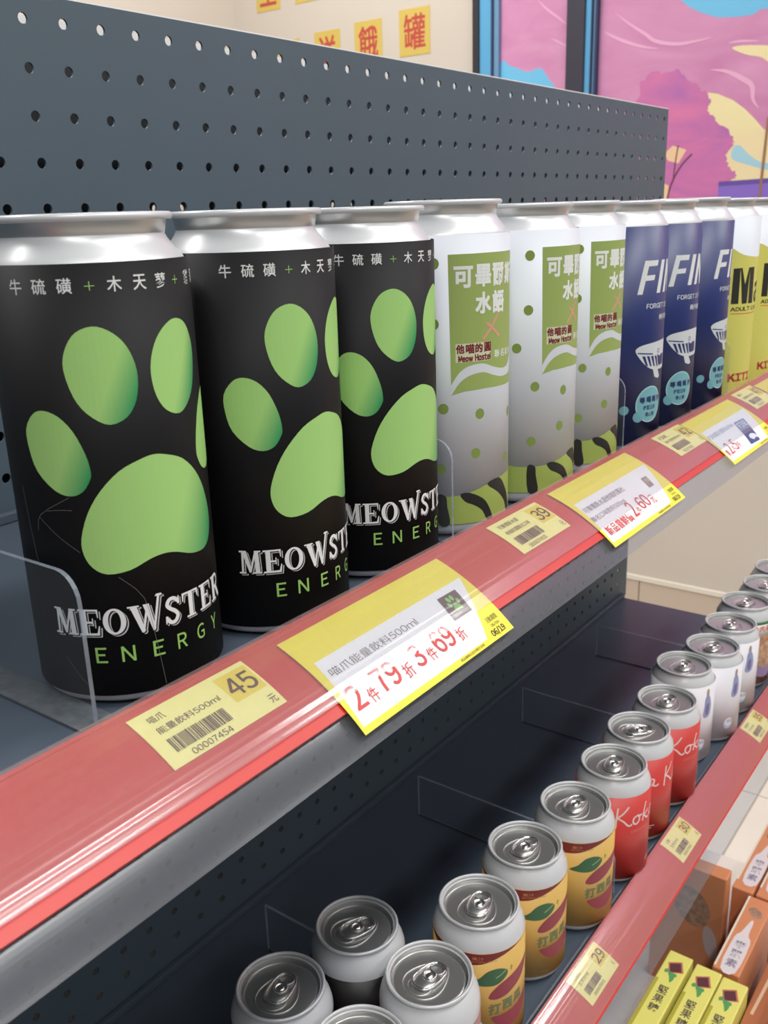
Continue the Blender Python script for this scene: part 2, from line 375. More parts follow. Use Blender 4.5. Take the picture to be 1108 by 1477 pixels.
# ================================================================== CANS
HT, HS = 162.2, 102.0
tall_prof = [(0, 6), (14, 4.5), (21, 2.2), (23.6, 0), (25.4, .15), (29, .8), (31.4, 2.2), (32.3, 4.4), (32.6, 7), (32.6, 12), (32.6, 143), (32.5, 145.4), (32.0, 147.2), (30.9, 148.9), (29.2, 151), (27.4, 153.2), (26.4, 154.9), (26.0, 156.4), (25.9, 158), (25.9, 159.8)]
def rim_prof(H, R): return [(R-3.3, H-2.4), (R-1.0, H-2.35), (R-.3, H-2.1), (R, H-1.5), (R-.05, H-.8), (R-.5, H-.15), (R-1.1, H), (R-1.6, H-.3), (R-1.9, H-1.0)]
def lid_prof(H, R): return [(R-1.9, H-1.0), (R-2.3, H-3.5), (R-2.9, H-6.4), (R-3.5, H-7.0), (R-4.1, H-6.6), (R-4.5, H-5.4), (R-5.1, H-4.9), (R-6.3, H-4.85), (10, H-4.9), (0, H-4.9)]
small_prof = [(0, 6), (14, 4.5), (20.5, 2), (22.6, 0), (24.2, .3), (27.4, 2.4), (30.0, 5.5), (31.0, 9), (31.2, 13), (31.2, 83), (31.0, 86), (30.2, 89.5), (28.6, 93), (26.4, 96.0), (25.0, 97.6), (24.2, 98.6), (24.0, 99.7)]
tall_prof = tall_prof[:12]+SPL(tall_prof[12:], 4, False)
tall_body = lathe('can_body', tall_prof, M_ALU); tall_rim = lathe('rim', rim_prof(HT, 29.2), M_ALU); tall_lid = lathe('lid', lid_prof(HT, 29.2), M_LID)
small_rim = lathe('rim', rim_prof(HS, 27.2), M_ALU); small_lid = lathe('lid', lid_prof(HS, 27.2), M_LID)
SMALLB = {}
def small_body(key, m):
    if key not in SMALLB: SMALLB[key] = lathe('can_body', small_prof, m)
    return SMALLB[key]
def ring_plate(outer, inner, z0, z1, m, name):
    n = len(outer); vs = [(x, y, z) for z in (z0, z1) for pts in (outer, inner) for x, y in pts]; fs = []
    for i in range(n):
        j = (i+1) % n; o0, i0, o1, i1 = 0, n, 2*n, 3*n
        fs += [(o1+i, o1+j, i1+j, i1+i), (o0+j, o0+i, i0+i, i0+j), (o0+i, o0+j, o1+j, o1+i), (i0+j, i0+i, i1+i, i1+j)]
    me = mesh(name, [(a*.001, b*.001, c*.001) for a, b, c in vs], fs, m)
    bm = bmesh.new(); bm.from_mesh(me); bmesh.ops.recalc_face_normals(bm, faces=bm.faces[:])
    es = [e for e in bm.edges if e.is_manifold and e.calc_face_angle(0) > 1.0]
    bmesh.ops.bevel(bm, geom=es, offset=.00035, segments=2, affect='EDGES'); bm.to_mesh(me); bm.free()
    me.polygons.foreach_set('use_smooth', [True]*len(me.polygons)); return me
def superell(cx, cy, a, b, p, n=32): return [(cx+a*math.copysign(abs(math.cos(t))**(2/p), math.cos(t)), cy+b*math.copysign(abs(math.sin(t))**(2/p), math.sin(t))) for t in (2*math.pi*i/n for i in range(n))]
def tube(pts, r, m, name, closed=True, seg=6):
    n = len(pts); vs, fs = [], []
    for i, p in enumerate(pts):
        a, b = pts[(i-1) % n], pts[(i+1) % n]; dx, dy = b[0]-a[0], b[1]-a[1]; L = math.hypot(dx, dy) or 1; nx, ny = -dy/L, dx/L
        for k in range(seg):
            t = 2*math.pi*k/seg; vs.append(((p[0]+nx*r*math.cos(t))*.001, (p[1]+ny*r*math.cos(t))*.001, (p[2]+r*math.sin(t))*.001))
    for i in range(n if closed else n-1):
        j = (i+1) % n
        for k in range(seg): fs.append((i*seg+k, j*seg+k, j*seg+(k+1) % seg, i*seg+(k+1) % seg))
    return mesh(name, vs, fs, m, True)
# ring-pull: tab plate with finger hole, rivet, the raised bead and the scored mouth of the lid (local z=0 is the panel)
def tab_outline(g, n=40):
    out = []
    for i in range(n):
        t = 2*math.pi*i/n; c, s_ = math.cos(t), math.sin(t); y = .5+12.4*math.copysign(abs(s_)**.8, s_); w = 7.9-.7*s_
        out.append((math.copysign(abs(c)**.75, c)*(w-g), y-math.copysign(g*abs(s_), s_)))
    return out
hole_ = [(4.7*math.copysign(abs(math.cos(t))**.8, math.cos(t)), 7.7+3.6*math.copysign(abs(math.sin(t))**.8, math.sin(t))) for t in (2*math.pi*i/40 for i in range(40))]
tab_me = ring_plate(tab_outline(0), hole_, 1.0, 1.6, M_LID, 'pull_tab')
curl_me = tube([(x, y, 1.5) for x, y in tab_outline(.5)], .8, M_TAB, 'tab_curl', True, 8)
hole_me = tube([(x, y, 1.6) for x, y in hole_], .5, M_TAB, 'finger_hole_curl', True, 8)
rivet_me = lathe('rivet', [(4.4, 1.4), (4.3, 2.3), (3.8, 2.6), (3.2, 2.2), (2.9, 1.5), (2.3, 1.5), (2.0, 2.3), (1.4, 2.6), (0, 2.65)], M_TAB, 24)
def tear():
    pts = []
    for i in range(48):
        t = 2*math.pi*i/48; y = 16.2*math.sin(t); w = 12.8-4.0*(math.sin(t)+.2); pts.append((w*math.cos(t), y-1.5, .15))
    return pts
bead_me = tube(tear(), .55, M_LID, 'stamped_bead')
mouth_me = tube([(7.6*math.cos(t), -9.0+6.6*math.sin(t), .1) for t in (2*math.pi*i/36 for i in range(36))], .45, M_LID, 'scored_mouth')
def can_top(root, rim, lid, H, ang, dz=0):
    ro = meshobj('rim', rim, root); lo = meshobj('lid', lid, root)
    ro.location.z = dz; lo.location.z = dz
    for nm, me in (('pull_tab', tab_me), ('tab_curl', curl_me), ('finger_hole_curl', hole_me), ('rivet', rivet_me), ('stamped_bead', bead_me), ('scored_mouth', mouth_me)):
        o = meshobj(nm, me, lo); o.location = (0, 0, (H-4.88)*.001); o.rotation_euler = (0, 0, ang)
def label_mesh(R, z0, z1, m, seg=96, name='label'):
    return lathe(name, [(R-.35, z0), (R, z0), (R, z1), (R-.35, z1)], m, seg, smooth=True)
def flat_shade_caps(me): me.polygons.foreach_set('use_smooth', [True]*len(me.polygons)); return me
RT = 33.1; mapT = cyl_map(RT); RSM = 31.25; mapS = cyl_map(RSM)
def A(name, pieces, m, h=.06, mp=mapT, step=2.2): return art(name, pieces, m, mp, h, step)

# ---- black tall can design (u measured from the paw's axis)
GREEN = None
def gradient_green():
    m = bpy.data.materials.new('green_paw_print'); m.use_nodes = True; nt = m.node_tree; b = nt.nodes['Principled BSDF']; b.inputs['Roughness'].default_value = .5
    at = nt.nodes.new('ShaderNodeAttribute'); at.attribute_name = 'fade'; r = nt.nodes.new('ShaderNodeValToRGB')
    r.color_ramp.elements[0].position = .62; r.color_ramp.elements[0].color = (*lin((154, 200, 116)), 1)
    r.color_ramp.elements[1].position = 1.0; r.color_ramp.elements[1].color = (*lin((28, 140, 84)), 1)
    nt.links.new(at.outputs['Fac'], r.inputs[0]); nt.links.new(r.outputs[0], b.inputs['Base Color']); return m
M_PAW = gradient_green()
def paw_mesh(pieces):
    """the print fades from leaf green to teal towards each pad's lower right"""
    bm = bmesh.new(); lay = bm.verts.layers.float.new('fade')
    for vs, fs in pieces:
        lo = min(.8*x-.35*y for x, y in vs); hi = max(.8*x-.35*y for x, y in vs)
        sub = bmesh.new(); bv = [sub.verts.new((x, y, 0)) for x, y in vs]; sub.faces.new(bv)
        bmesh.ops.triangulate(sub, faces=sub.faces[:])
        for ax in (0, 1):
            a, b_ = min(v.co[ax] for v in sub.verts), max(v.co[ax] for v in sub.verts); k = math.floor(a/2.0)+1
            while k*2.0 < b_:
                co = Vector((0, 0, 0)); co[ax] = k*2.0+1e-4; no = Vector((0, 0, 0)); no[ax] = 1
                bmesh.ops.bisect_plane(sub, geom=sub.verts[:]+sub.edges[:]+sub.faces[:], plane_co=co, plane_no=no, dist=1e-6); k += 1
        for f in sub.faces:
            f.normal_update()
            if f.normal.z < 0: f.normal_flip()
        mp = {}
        for v in sub.verts:
            nv = bm.verts.new(mapT(v.co.x, v.co.y, .06)); nv[lay] = ((.8*v.co.x-.35*v.co.y)-lo)/(hi-lo); mp[v] = nv
        for f in sub.faces: bm.faces.new([mp[v] for v in f.verts])
        sub.free()
    me = bpy.data.meshes.new('paw_print'); bm.to_mesh(me); bm.free(); me.materials.append(M_PAW); return me
toe1 = BLOB([(-24.5, 118.4), (-22.8, 123.7), (-19.5, 127.7), (-14.5, 129.3), (-9.9, 127.8), (-5.8, 124.1), (-3.2, 118.8), (-2.3, 112.8), (-3.5, 105.8), (-6.9, 100.7), (-12.5, 98.7), (-17.5, 101.3), (-21.5, 105.9), (-23.8, 112.2)], 3)
toe0 = BLOB([(-41.1, 97.6), (-37.4, 102.6), (-33.3, 103.9), (-28.4, 102.1), (-24.2, 97.3), (-21.2, 89.9), (-20.2, 84.3), (-20.7, 81.5), (-23.5, 77.6), (-27.8, 76.2), (-32.9, 78), (-38.8, 84), (-41, 91)], 3)
padl = [(0, 87.3), (-5, 86.3), (-11.6, 83.5), (-18.1, 77.5), (-22.9, 70.3), (-26, 61.8), (-25.9, 56.2), (-23.6, 51.8), (-19.1, 49.2), (-11.8, 49.8), (-5, 52.4), (0, 53.2)]
pad = BLOB(padl+[(-x, y) for x, y in padl[-2:0:-1]], 3)
PAW = [toe0, toe1, MIR(toe1), MIR(toe0), pad]
def serif(letter, x, w, y, h):
    """display serif capitals drawn as stems, diagonals and bracketed serifs, box x..x+w, y..y+h"""
    P = lambda *pts: POLY([(x+a*w, y+b*h) for a, b in pts])
    S = lambda a, b, c, d_: P((a, b), (c, b), (c, d_), (a, d_))
    if letter == 'M': return [P((.10, 0), (.19, 0), (.24, 1), (.13, 1)), P((.13, 1), (.34, 1), (.56, .18), (.45, .05)), P((.45, .05), (.53, .05), (.80, 1), (.72, 1)), P((.70, 1), (.88, 1), (.93, 0), (.72, 0)), S(0, 0, .30, .07), S(.64, 0, 1, .07), S(.02, .93, .3, 1), S(.7, .93, .98, 1)]
    if letter == 'E': return [S(.14, 0, .40, 1), P((0, .93), (.88, .93), (.92, .68), (.96, .68), (.96, 1), (0, 1)), P((0, 0), (.95, 0), (1, .36), (.95, .36), (.85, .09), (0, .07)), S(.3, .46, .70, .54), P((.66, .36), (.71, .36), (.71, .66), (.66, .66))]
    if letter == 'O':
        o = [(.5+.5*math.cos(t), .5+.5*math.sin(t)) for t in (2*math.pi*i/36 for i in range(36))]; n_ = [(.5+.27*math.cos(t), .5+.42*math.sin(t)) for t in (2*math.pi*i/36 for i in range(36))]
        vs = [(x+a*w, y+b*h) for a, b in o+n_]; return [(vs, [(i, (i+1) % 36, 36+(i+1) % 36, 36+i) for i in range(36)])]
    if letter == 'W': return [P((.02, 1), (.24, 1), (.46, 0), (.34, -.06)), P((.34, -.06), (.42, -.06), (.62, .95), (.55, .95)), P((.44, 1), (.64, 1), (.80, 0), (.70, -.06)), P((.70, -.06), (.77, -.06), (1.02, 1.28), (.94, 1.28)), S(-.05, .94, .32, 1), P((.86, 1.22), (1.1, 1.22), (1.08, 1.3), (.9, 1.3))]
    if letter == 'S':
        pts = [(.86, .80), (.62, .95), (.34, .93), (.20, .74), (.38, .58), (.62, .46), (.78, .27), (.62, .07), (.36, .05), (.12, .22)]
        return [STROKE([(x+a*w, y+b*h) for a, b in pts], .21*w, 4), P((.80, .70), (.94, .70), (.92, 1), (.86, 1)), P((.04, .02), (.10, .02), (.2, .32), (.06, .32))]
    if letter == 'T': return [S(.37, 0, .63, 1), P((0, .92), (1, .92), (1, 1), (0, 1)), P((0, .68), (.05, .68), (.12, .95), (0, .95)), P((.95, .68), (1, .68), (1, .95), (.88, .95)), S(.22, 0, .78, .07)]
    if letter == 'R':
        bowl = [(.3, .95), (.62, .95), (.80, .76), (.66, .54), (.3, .50)]
        return [S(.12, 0, .38, 1), S(0, 0, .5, .07), S(0, .93, .4, 1), STROKE([(x+a*w, y+b*h) for a, b in bowl], .12*w, 4), P((.42, .52), (.66, .52), (1.02, .06), (1.02, 0), (.78, 0))]
    return []
brand = []
for L_, x_, w_ in (('M', -40.4, 8.8), ('E', -30.9, 7.2), ('O', -22.6, 7.6), ('W', -13.8, 10.4), ('S', -2.2, 6.4), ('T', 5.0, 7.2), ('E', 13.2, 7.0), ('R', 21.2, 8.2)):
    brand += serif(L_, x_, w_, 27.6, 9.4)
energy = []
for L_, x_ in zip('ENERGY', (-26.5, -17.8, -7.2, 1.7, 10.4, 19.2)): energy.append(T(L_, x_, 17.3, x_+(4.6 if L_ == 'N' else 3.9), 23.0, .008))
ingr = []
for ch, x_ in (('牛', -39.1), ('硫', -31.1), ('磺', -23.3), ('木', -8.6), ('天', -.5), ('蓼', 7.4), ('貓', 22.6), ('薄', 30.4), ('荷', 38.2)): ingr.append(T(ch, x_, 139.2, x_+4.5, 143.8, .012))
plus = [T('+', x_, 139.9, x_+2.9, 142.6) for x_ in (-15.2, 15.3)]
M_BLACKLBL = mat('black_paper_label', (20, 20, 22), .55, spec=.18, noise=.1, nscale=60)
blk_label = label_mesh(RT, 4.9, 147.9, M_BLACKLBL)
blk = dict(paw=paw_mesh(PAW), ingr=A('ingredient_lettering', ingr, ink((214, 216, 216))), plus=[A('plus_print', [p], ink((150, 196, 110))) for p in plus],
           shadow=A('lettering_outline', [SHIFT(p, .75, -.75) for p in brand], ink((196, 198, 200)), .03), cut=A('lettering_gap', [SHIFT(p, .42, -.42) for p in brand], M_BLACKLBL, .10),
           brand=A('brand_lettering', brand, ink((222, 223, 224)), .17), energy=A('energy_lettering', energy, ink((146, 194, 100))))
TALL = [(-.1320, -.2066, 0), (-.0620, -.2121, -1), (.0088, -.2113, -.5), (.0779, -.2107, 2.3), (.1472, -.2156, -.9), (.2163, -.2130, .4), (.2855, -.2145, -.7), (.3545, -.2134, -1.0), (.4234, -.2146, 1.1), (.4930, -.2153, .2), (.5625, -.2153, .2)]
def tall_can(i, label, group, axis_mm, lbl, arts, tabang):
    x, y, dz = TALL[i]; r = empty('tall_can', (x, y, ZS), axis_mm/RT, label=label, cat='can', group=group)
    meshobj('can_body', tall_body, r); can_top(r, tall_rim, tall_lid, HT, tabang)
    if dz > 0:
        r.children[0].scale.z = 1+dz/HT*.999
        for c in r.children[1:]: c.location.z = dz*.001
    lb = meshobj('label', lbl, r)
    for nm, me in arts: meshobj(nm, me, lb)
    return r
blk_arts = [('paw_print', blk['paw']), ('ingredient_lettering', blk['ingr']), *[('plus_print', p) for p in blk['plus']], ('lettering_outline', blk['shadow']), ('lettering_gap', blk['cut']), ('brand_lettering', blk['brand']), ('energy_lettering', blk['energy'])]
SCR = A('scratch_print', [STROKE(p, .13, 3) for p in ([(-40.8, 68.6), (-34, 62.6), (-27, 57.2)], [(-37, 70.9), (-32, 71.5), (-27.8, 71.5)], [(-47.4, 78.2), (-46.4, 65), (-44.7, 52.2)], [(-15.7, 48), (-8.4, 39.4), (-6, 24), (-4.2, 6.4)], [(-37.7, 19.3), (-33.6, 13), (-29, 7.2)], [(-28.2, 75.8), (-39.9, 69.4), (-42, 64)])], ink((110, 110, 108)), .3)
for i, ax, lab in ((0, -7.4, 'nearest tall black can with a green paw print, behind the clear divider'), (1, 2.0, 'middle of the three tall black cans with a green paw print'), (2, -2.0, 'third black paw print can, next to the white dotted cans')):
    tall_can(i, lab, 'tall black paw print cans on the upper shelf', ax, blk_label, blk_arts+([('scratch_print', SCR)] if i == 0 else []), 1.0+i)

# ---- white tall can with green panel and dots
OLIVE = (144, 163, 90); M_WLBL = mat('white_paper_label', (200, 205, 213), .5)
wht_label = label_mesh(RT, 7.2, 148.8, M_WLBL)
panelpts = [(-30.9, 140), (-10, 140.2), (16, 140.3), (36, 140.2), (36, 76.8), (15, 75.2), (-11.8, 75.8), (-23.4, 75.2), (-29.8, 73.6)]
wave_t = [(-29.9, 78.5), (-25.9, 84.4), (-20.6, 87.5), (-13.1, 88.1), (-6.2, 85.8), (1.0, 84.2), (7, 84.6), (11.5, 87.5), (16, 92)]
wave_b = [(18, 88), (14, 83), (10.4, 80.6), (1.1, 80.1), (-6.2, 81.7), (-13.1, 83.8), (-20.7, 82.7), (-25.9, 79.3), (-30.2, 73.0)]
foot_edge = [(-104, 26), (-80, 28.5), (-60, 26), (-45, 22.6), (-36.8, 22.2), (-28.4, 22.3), (-21.9, 23.4), (-16.1, 24.8), (-9.6, 26.7), (-1.3, 28.2), (14, 29), (30, 27.5), (50, 23), (70, 22.2), (90, 23.4), (104, 26)]
foot_green = POLY(SPL(foot_edge, 3, False)+[(104, 7.3), (-104, 7.3)])
str1 = [(-25.8, 22.9), (-20.8, 23.4), (-13.6, 19.8), (-9.6, 15.1), (-6.5, 7.6), (-10.3, 7.4), (-13.6, 13.1), (-18.5, 16.7), (-23.1, 18.9)]
str2 = [(-10.3, 26.4), (-1.3, 28.1), (4.7, 22.8), (11, 13.6), (13, 7.6), (8.5, 7.5), (5, 13.8), (-2.2, 20.6)]
str0 = [(-37.5, 22.2), (-33.1, 22.2), (-32.4, 16.7), (-31.2, 7.6), (-36.9, 7.6)]
dots = [(-33.8, 67), (-14.9, 63.4), (-17.3, 43.6), (6.8, 37.2), (-35.5, 36.5), (10.8, 60.6), (-37.6, 136), (-38, 108), (-44, 88), (-58, 60), (-52, 40), (30, 50), (28, 36), (44, 62), (52, 40), (48, 100), (52, 128), (-60, 120), (-66, 94), (-70, 50), (70, 60), (70, 90)]
name_w = [T('可', -28, 124.8, -18.9, 134.3, .03), T('畢', -17.2, 124.9, -8.3, 134.9, .02), T('爾', -7.2, 124.9, 2.1, 135, .02), T('斯', 3.6, 124.9, 12.6, 135, .02), T('水', -17.2, 112.3, -8.2, 122, .035), T('語', -6.8, 112, 2.5, 122.3, .022), T('聯', -5.5, 90, -1.4, 93.9, .02), T('名', -.6, 90, 3.4, 93.9, .02), T('飲', 4.2, 90, 8.2, 93.9, .02), T('料', 9, 90, 13, 93.9, .02)]
hostel = [T('他', -27.3, 93.8, -23.3, 97.9, .03), T('喵', -22.4, 93.6, -18, 98, .02), T('的', -17.4, 93.8, -13.4, 98, .03), T('圓', -12.2, 93.8, -8.2, 98.2, .02), T('Meow', -26.2, 89.7, -18.8, 92.6, .03), T('Hostel', -17.6, 89.8, -8.4, 93, .03)]
wht = [('panel_print', A('panel_print', [POLY(panelpts)], ink(OLIVE), .05)), ('wave_print', A('wave_print', [POLY(SPL(wave_t, 4, False)+SPL(wave_b, 4, False))], M_WLBL, .08)),
       ('foot_print', A('foot_print', [foot_green], ink((154, 172, 86)), .05)),
       *[('tiger_stripe_print', A('tiger_stripe_print', [p], ink((34, 34, 32)), .08)) for p in [BLOB(p, 3) for p in (str0, str1, str2)]+[SHIFT(BLOB(str1, 3), d_, 0) for d_ in (52, -52, 90)]+[SHIFT(BLOB(str0, 3), d_, 0) for d_ in (60, -32)]],
       *[('dot_print', A('dot_print', [ELL(x, y, 2.55, 2.65)], ink((122, 144, 68)), .05)) for x, y in dots], ('name_lettering', A('name_lettering', FAT(name_w[:6], .28)+name_w[6:], ink((218, 222, 220)), .09)),
       ('hostel_plate', A('hostel_plate', [SHIFT(p, dx, dy) for p in [RECT(-27.6, 89.4, -8, 98.4)] for dx, dy in ((0, 0),)], ink((196, 200, 168)), .07)),
       ('hostel_lettering', A('hostel_lettering', FAT(hostel, .12), ink((112, 24, 34)), .10)),
       ('cross_print', A('cross_print', [STROKE([(-13.1, 99.8), (-8.4, 104.4), (-2.7, 111.2)], 1.5, 4, True), STROKE([(-11, 107.6), (-6.5, 104.4), (-1.7, 100.2)], 1.6, 4, True)], ink((200, 148, 122)), .09))]
for i, ax, lab in ((3, 0, 'first white dotted can with a green panel, beside the last black can'), (4, 8.0, 'middle white dotted can with a green panel'), (5, 6.3, 'last white dotted can with a green panel, beside the navy cans')):
    tall_can(i, lab, 'tall white dotted cans on the upper shelf', ax, wht_label, wht, 2.0+i)

# ---- navy tall can
M_NAVY = mat('navy_paper_label', (28, 42, 98), .42)
navy_label = label_mesh(RT, 4.6, 146.4, M_NAVY)
WHI = (214, 218, 220)
fine = [POLY([(-28.4, 104.2), (-24.7, 104.2), (-19.9, 125.3), (-23.8, 125.3)]), POLY([(-24.4, 121.6), (-13, 121.8), (-12.2, 125.3), (-23.8, 125.3)]), POLY([(-24, 112.6), (-15.6, 112.9), (-14.8, 116.2), (-23.6, 115.9)]),
        POLY([(-12.7, 104.5), (-8.6, 104.5), (-4.2, 125.3), (-8.6, 125.3)]), POLY([(-5, 104.5), (-1.2, 104.5), (3.2, 125.3), (-.8, 125.3)]), POLY([(-1, 125.3), (3.2, 125.3), (8.6, 104.5), (4.9, 104.5)]), POLY([(4.9, 104.5), (8.6, 104.5), (13, 125.3), (9.3, 125.3)]),
        POLY([(13.4, 104.5), (17.4, 104.5), (21.8, 125.3), (17.8, 125.3)]), POLY([(17.2, 121.7), (29, 121.7), (29.8, 125.3), (17.8, 125.3)]), POLY([(15.6, 112.8), (25, 112.8), (25.8, 116.2), (16, 116.2)]), POLY([(13.4, 104.5), (25.6, 104.5), (26.4, 108), (14, 108)])]
navy_txt = [T('FORGET IS FINE', -21, 94.8, 16, 98.0, .012), T('斷片飲料', -7.8, 86.8, 11, 90.7, .012)]
whale = BLOB([(-27.5, 67.2), (-26.4, 69.8), (-22, 71.4), (-13.2, 72.5), (0, 73.4), (12, 73), (24, 70), (33, 64), (38, 56), (36, 53), (30, 57), (22, 58), (12, 55.4), (4, 54.2), (-4, 53.9), (-11.5, 54.5), (-17.6, 56.8), (-23, 61.3)], 4)
fin = POLY([(-12, 54.6), (-6.2, 54.4), (-2.6, 48.9), (-5, 47.9), (-9.8, 49.4)])
wdark = [STROKE([(-26, 66.4), (-19, 65.6), (-13, 65.0)], .8, 4)]
for k in range(4):
    a = -22.6+k*3.9; wdark.append(POLY([(a, 64.2-k*.2), (a+2.5, 64-k*.2), (a+5.4-k*.3, 57.4-k*.5), (a+3.6-k*.2, 57.6-k*.4)]))
wdark.append(BLOB([(-7.4, 64.4), (-4.6, 62.8), (-1, 64), (3, 63.4), (3.2, 57.5), (-3, 56.6), (-5.6, 57.2)], 3))
wdark.append(([(-6.4+1.5*math.cos(t), 66.6+1.5*math.sin(t)) for t in (2*math.pi*i/20 for i in range(20))]+[(-6.4+1.0*math.cos(t), 66.6+1.0*math.sin(t)) for t in (2*math.pi*i/20 for i in range(20))], [(i, (i+1) % 20, 20+(i+1) % 20, 20+i) for i in range(20)]))
bub = ELL(-13.2, 31.4, 11.9, 11.6); bubs = [ELL(-23.4, 23.6, 4.0, 3.7), ELL(-33.8, 28.6, 3.3, 3.1)]
bubt = [T('等', -22.6, 32.6, -18.4, 36.6, .025), T('喝', -16.6, 32.6, -12.6, 36.6, .025), T('斷', -11, 32.6, -7, 36.6, .02), T('片', -5.6, 32.6, -1.8, 36.6, .02), T('輕鬆忘掉', -19.4, 27.6, -7.4, 30.9, .012), T('壞心情', -17.6, 23, -8.4, 26.2, .012)]
navy = [('name_lettering', A('name_lettering', fine, ink(WHI))), ('tagline_lettering', A('tagline_lettering', navy_txt, ink(WHI))), ('whale_print', A('whale_print', [whale, fin], ink((196, 202, 206)))), ('whale_line_print', A('whale_line_print', wdark, M_NAVY, .09)),
        ('bubble_outline', A('bubble_outline', [ELL(-13.2, 31.4, 12.6, 12.3)], ink((168, 208, 212)), .05)), ('bubble_print', A('bubble_print', [bub], ink((112, 168, 178)), .08)), *[('small_bubble_print', A('small_bubble_print', [p], ink((106, 160, 172)), .07)) for p in bubs], ('bubble_lettering', A('bubble_lettering', FAT(bubt[:4], .2)+bubt[4:], ink((30, 48, 96)), .11))]
for i, ax, lab in ((6, 4.0, 'first navy whale can, beside the white dotted cans'), (7, 0, 'middle one of the three navy whale cans'), (8, 9.0, 'third navy whale can, beside the yellow can')):
    tall_can(i, lab, 'tall navy whale cans on the upper shelf', ax, navy_label, navy, .6*i)

# ---- yellow tall can
M_YLW = mat('yellow_green_paper_label', (202, 198, 100), .5)
yel_label = label_mesh(RT, 4.6, 148.4, M_WLBL)
ytop = [(-104, 112), (-85, 110), (-65, 114), (-48, 121), (-37, 125), (-29, 123.5), (-21.7, 119.4), (-12.7, 117.2), (2.9, 116.4), (20, 119), (40, 124), (60, 122), (80, 115), (104, 112)]
bigm = [POLY([(-27.8, 79.6), (-21, 79.5), (-21.2, 108.1), (-27.5, 107.9)]), POLY([(-21.2, 108.1), (-19.5, 108.1), (-15.6, 95), (-13.4, 79.4), (-17.6, 79.4)]), POLY([(-15.6, 95), (-12.2, 108.2), (-10.5, 108.2), (-11.8, 79.4), (-13.6, 79.4)]), POLY([(-10.5, 108.2), (-4.3, 108.4), (-3.3, 79.2), (-10, 79.3)])]
ytxt = [T('MAX', 0, 79.2, 34, 108, .03)] and FAT([T('a', -.6, 80, 11.4, 96), T('x', 13, 80, 26, 96)], .7)
adult = FAT([T('ADULT CAT', -27.7, 73.7, 8, 76.8)], .16)
yel = [('yellow_print', A('yellow_print', [POLY(SPL(ytop, 3, False)+[(104, 4.8), (-104, 4.8)])], M_YLW, .05)), ('name_lettering', A('name_lettering', bigm+ytxt, ink((38, 36, 30)), .08)), ('tagline_lettering', A('tagline_lettering', adult, ink((40, 38, 30)), .08)),
       ('underline_print', A('underline_print', [STROKE([(-27.5, 71.8), (-10, 71.2), (8, 71.6)], .7, 4)], ink((206, 96, 40)), .08)), ('red_lettering', A('red_lettering', FAT([T('KITI', -25.2, 15.6, 2.4, 21.6)], .45), ink((168, 38, 52)), .08))]
for i, ax, lab in ((9, 0, 'yellow tall can with a big black letter, beside the navy cans'), (10, 5.5, 'second yellow tall can, cut by the picture edge')):
    tall_can(i, lab, 'tall yellow cans on the upper shelf', ax, yel_label, yel, .9*i)

# ================================================================== SMALL CANS (lower shelf)
def S(name, pieces, m, h=.06): return art(name, pieces, m, mapS, h, 2.2)
M_BLACKPRINT = mat('black_can_print', (22, 20, 22), .4)  # black is the can's own printed colour
def band(R, z0, z1, m, name): return lathe(name, [(R-.3, z0), (R, z0), (R, z1), (R-.3, z1)], m, 72)
yb = small_body('w', M_WHITECAN)
black_lbl = band(RSM, 9, 84, M_BLACKPRINT, 'label'); mango_lbl = band(RSM, 9, 85.4, mat('mango_yellow_print', (206, 168, 92), .42), 'label')
red_lbl = band(RSM, 8, 86.2, mat('red_can_print', (198, 62, 58), .4), 'label'); white_lbl = band(RSM, 8, 89, mat('white_shrink_sleeve', (222, 220, 226), .4), 'label')
food_lbl = band(RSM, 8, 84.5, mat('food_photo_print', (176, 128, 98), .5, noise=.6, nscale=120), 'label')
mango_top = POLY([(-98, 85.4), (98, 85.4)]+SPL([(98, 80), (80, 77), (62, 80), (40, 85), (20, 85.2), (-2.7, 84.6), (-17.6, 81.5), (-29.8, 77.6), (-38.1, 76.4), (-46, 76.2), (-60, 78), (-75, 83), (-98, 80)], 3, False))
leaf = BLOB([(-38.5, 62.2), (-33.2, 60.3), (-26.2, 59.2), (-19.3, 59.9), (-13.1, 64.4), (-12.6, 69), (-19.2, 72.4), (-26.6, 71.2), (-32.2, 66)], 4)
bean = BLOB([(-26, 49.6), (-23, 55.3), (-16.5, 60), (-4.7, 64), (8, 66.5), (12, 65.5), (9, 60), (2, 54.5), (-8.1, 50.4), (-14.6, 48.2), (-21.4, 47.5)], 4)
beanlow = BLOB([(-24.3, 32.9), (-20.6, 27.0), (-14.8, 23), (-8.2, 21.6), (-1, 23), (6, 28), (11, 36), (10, 39), (2, 36.5), (-9, 34.4), (-18, 33.6)], 4)
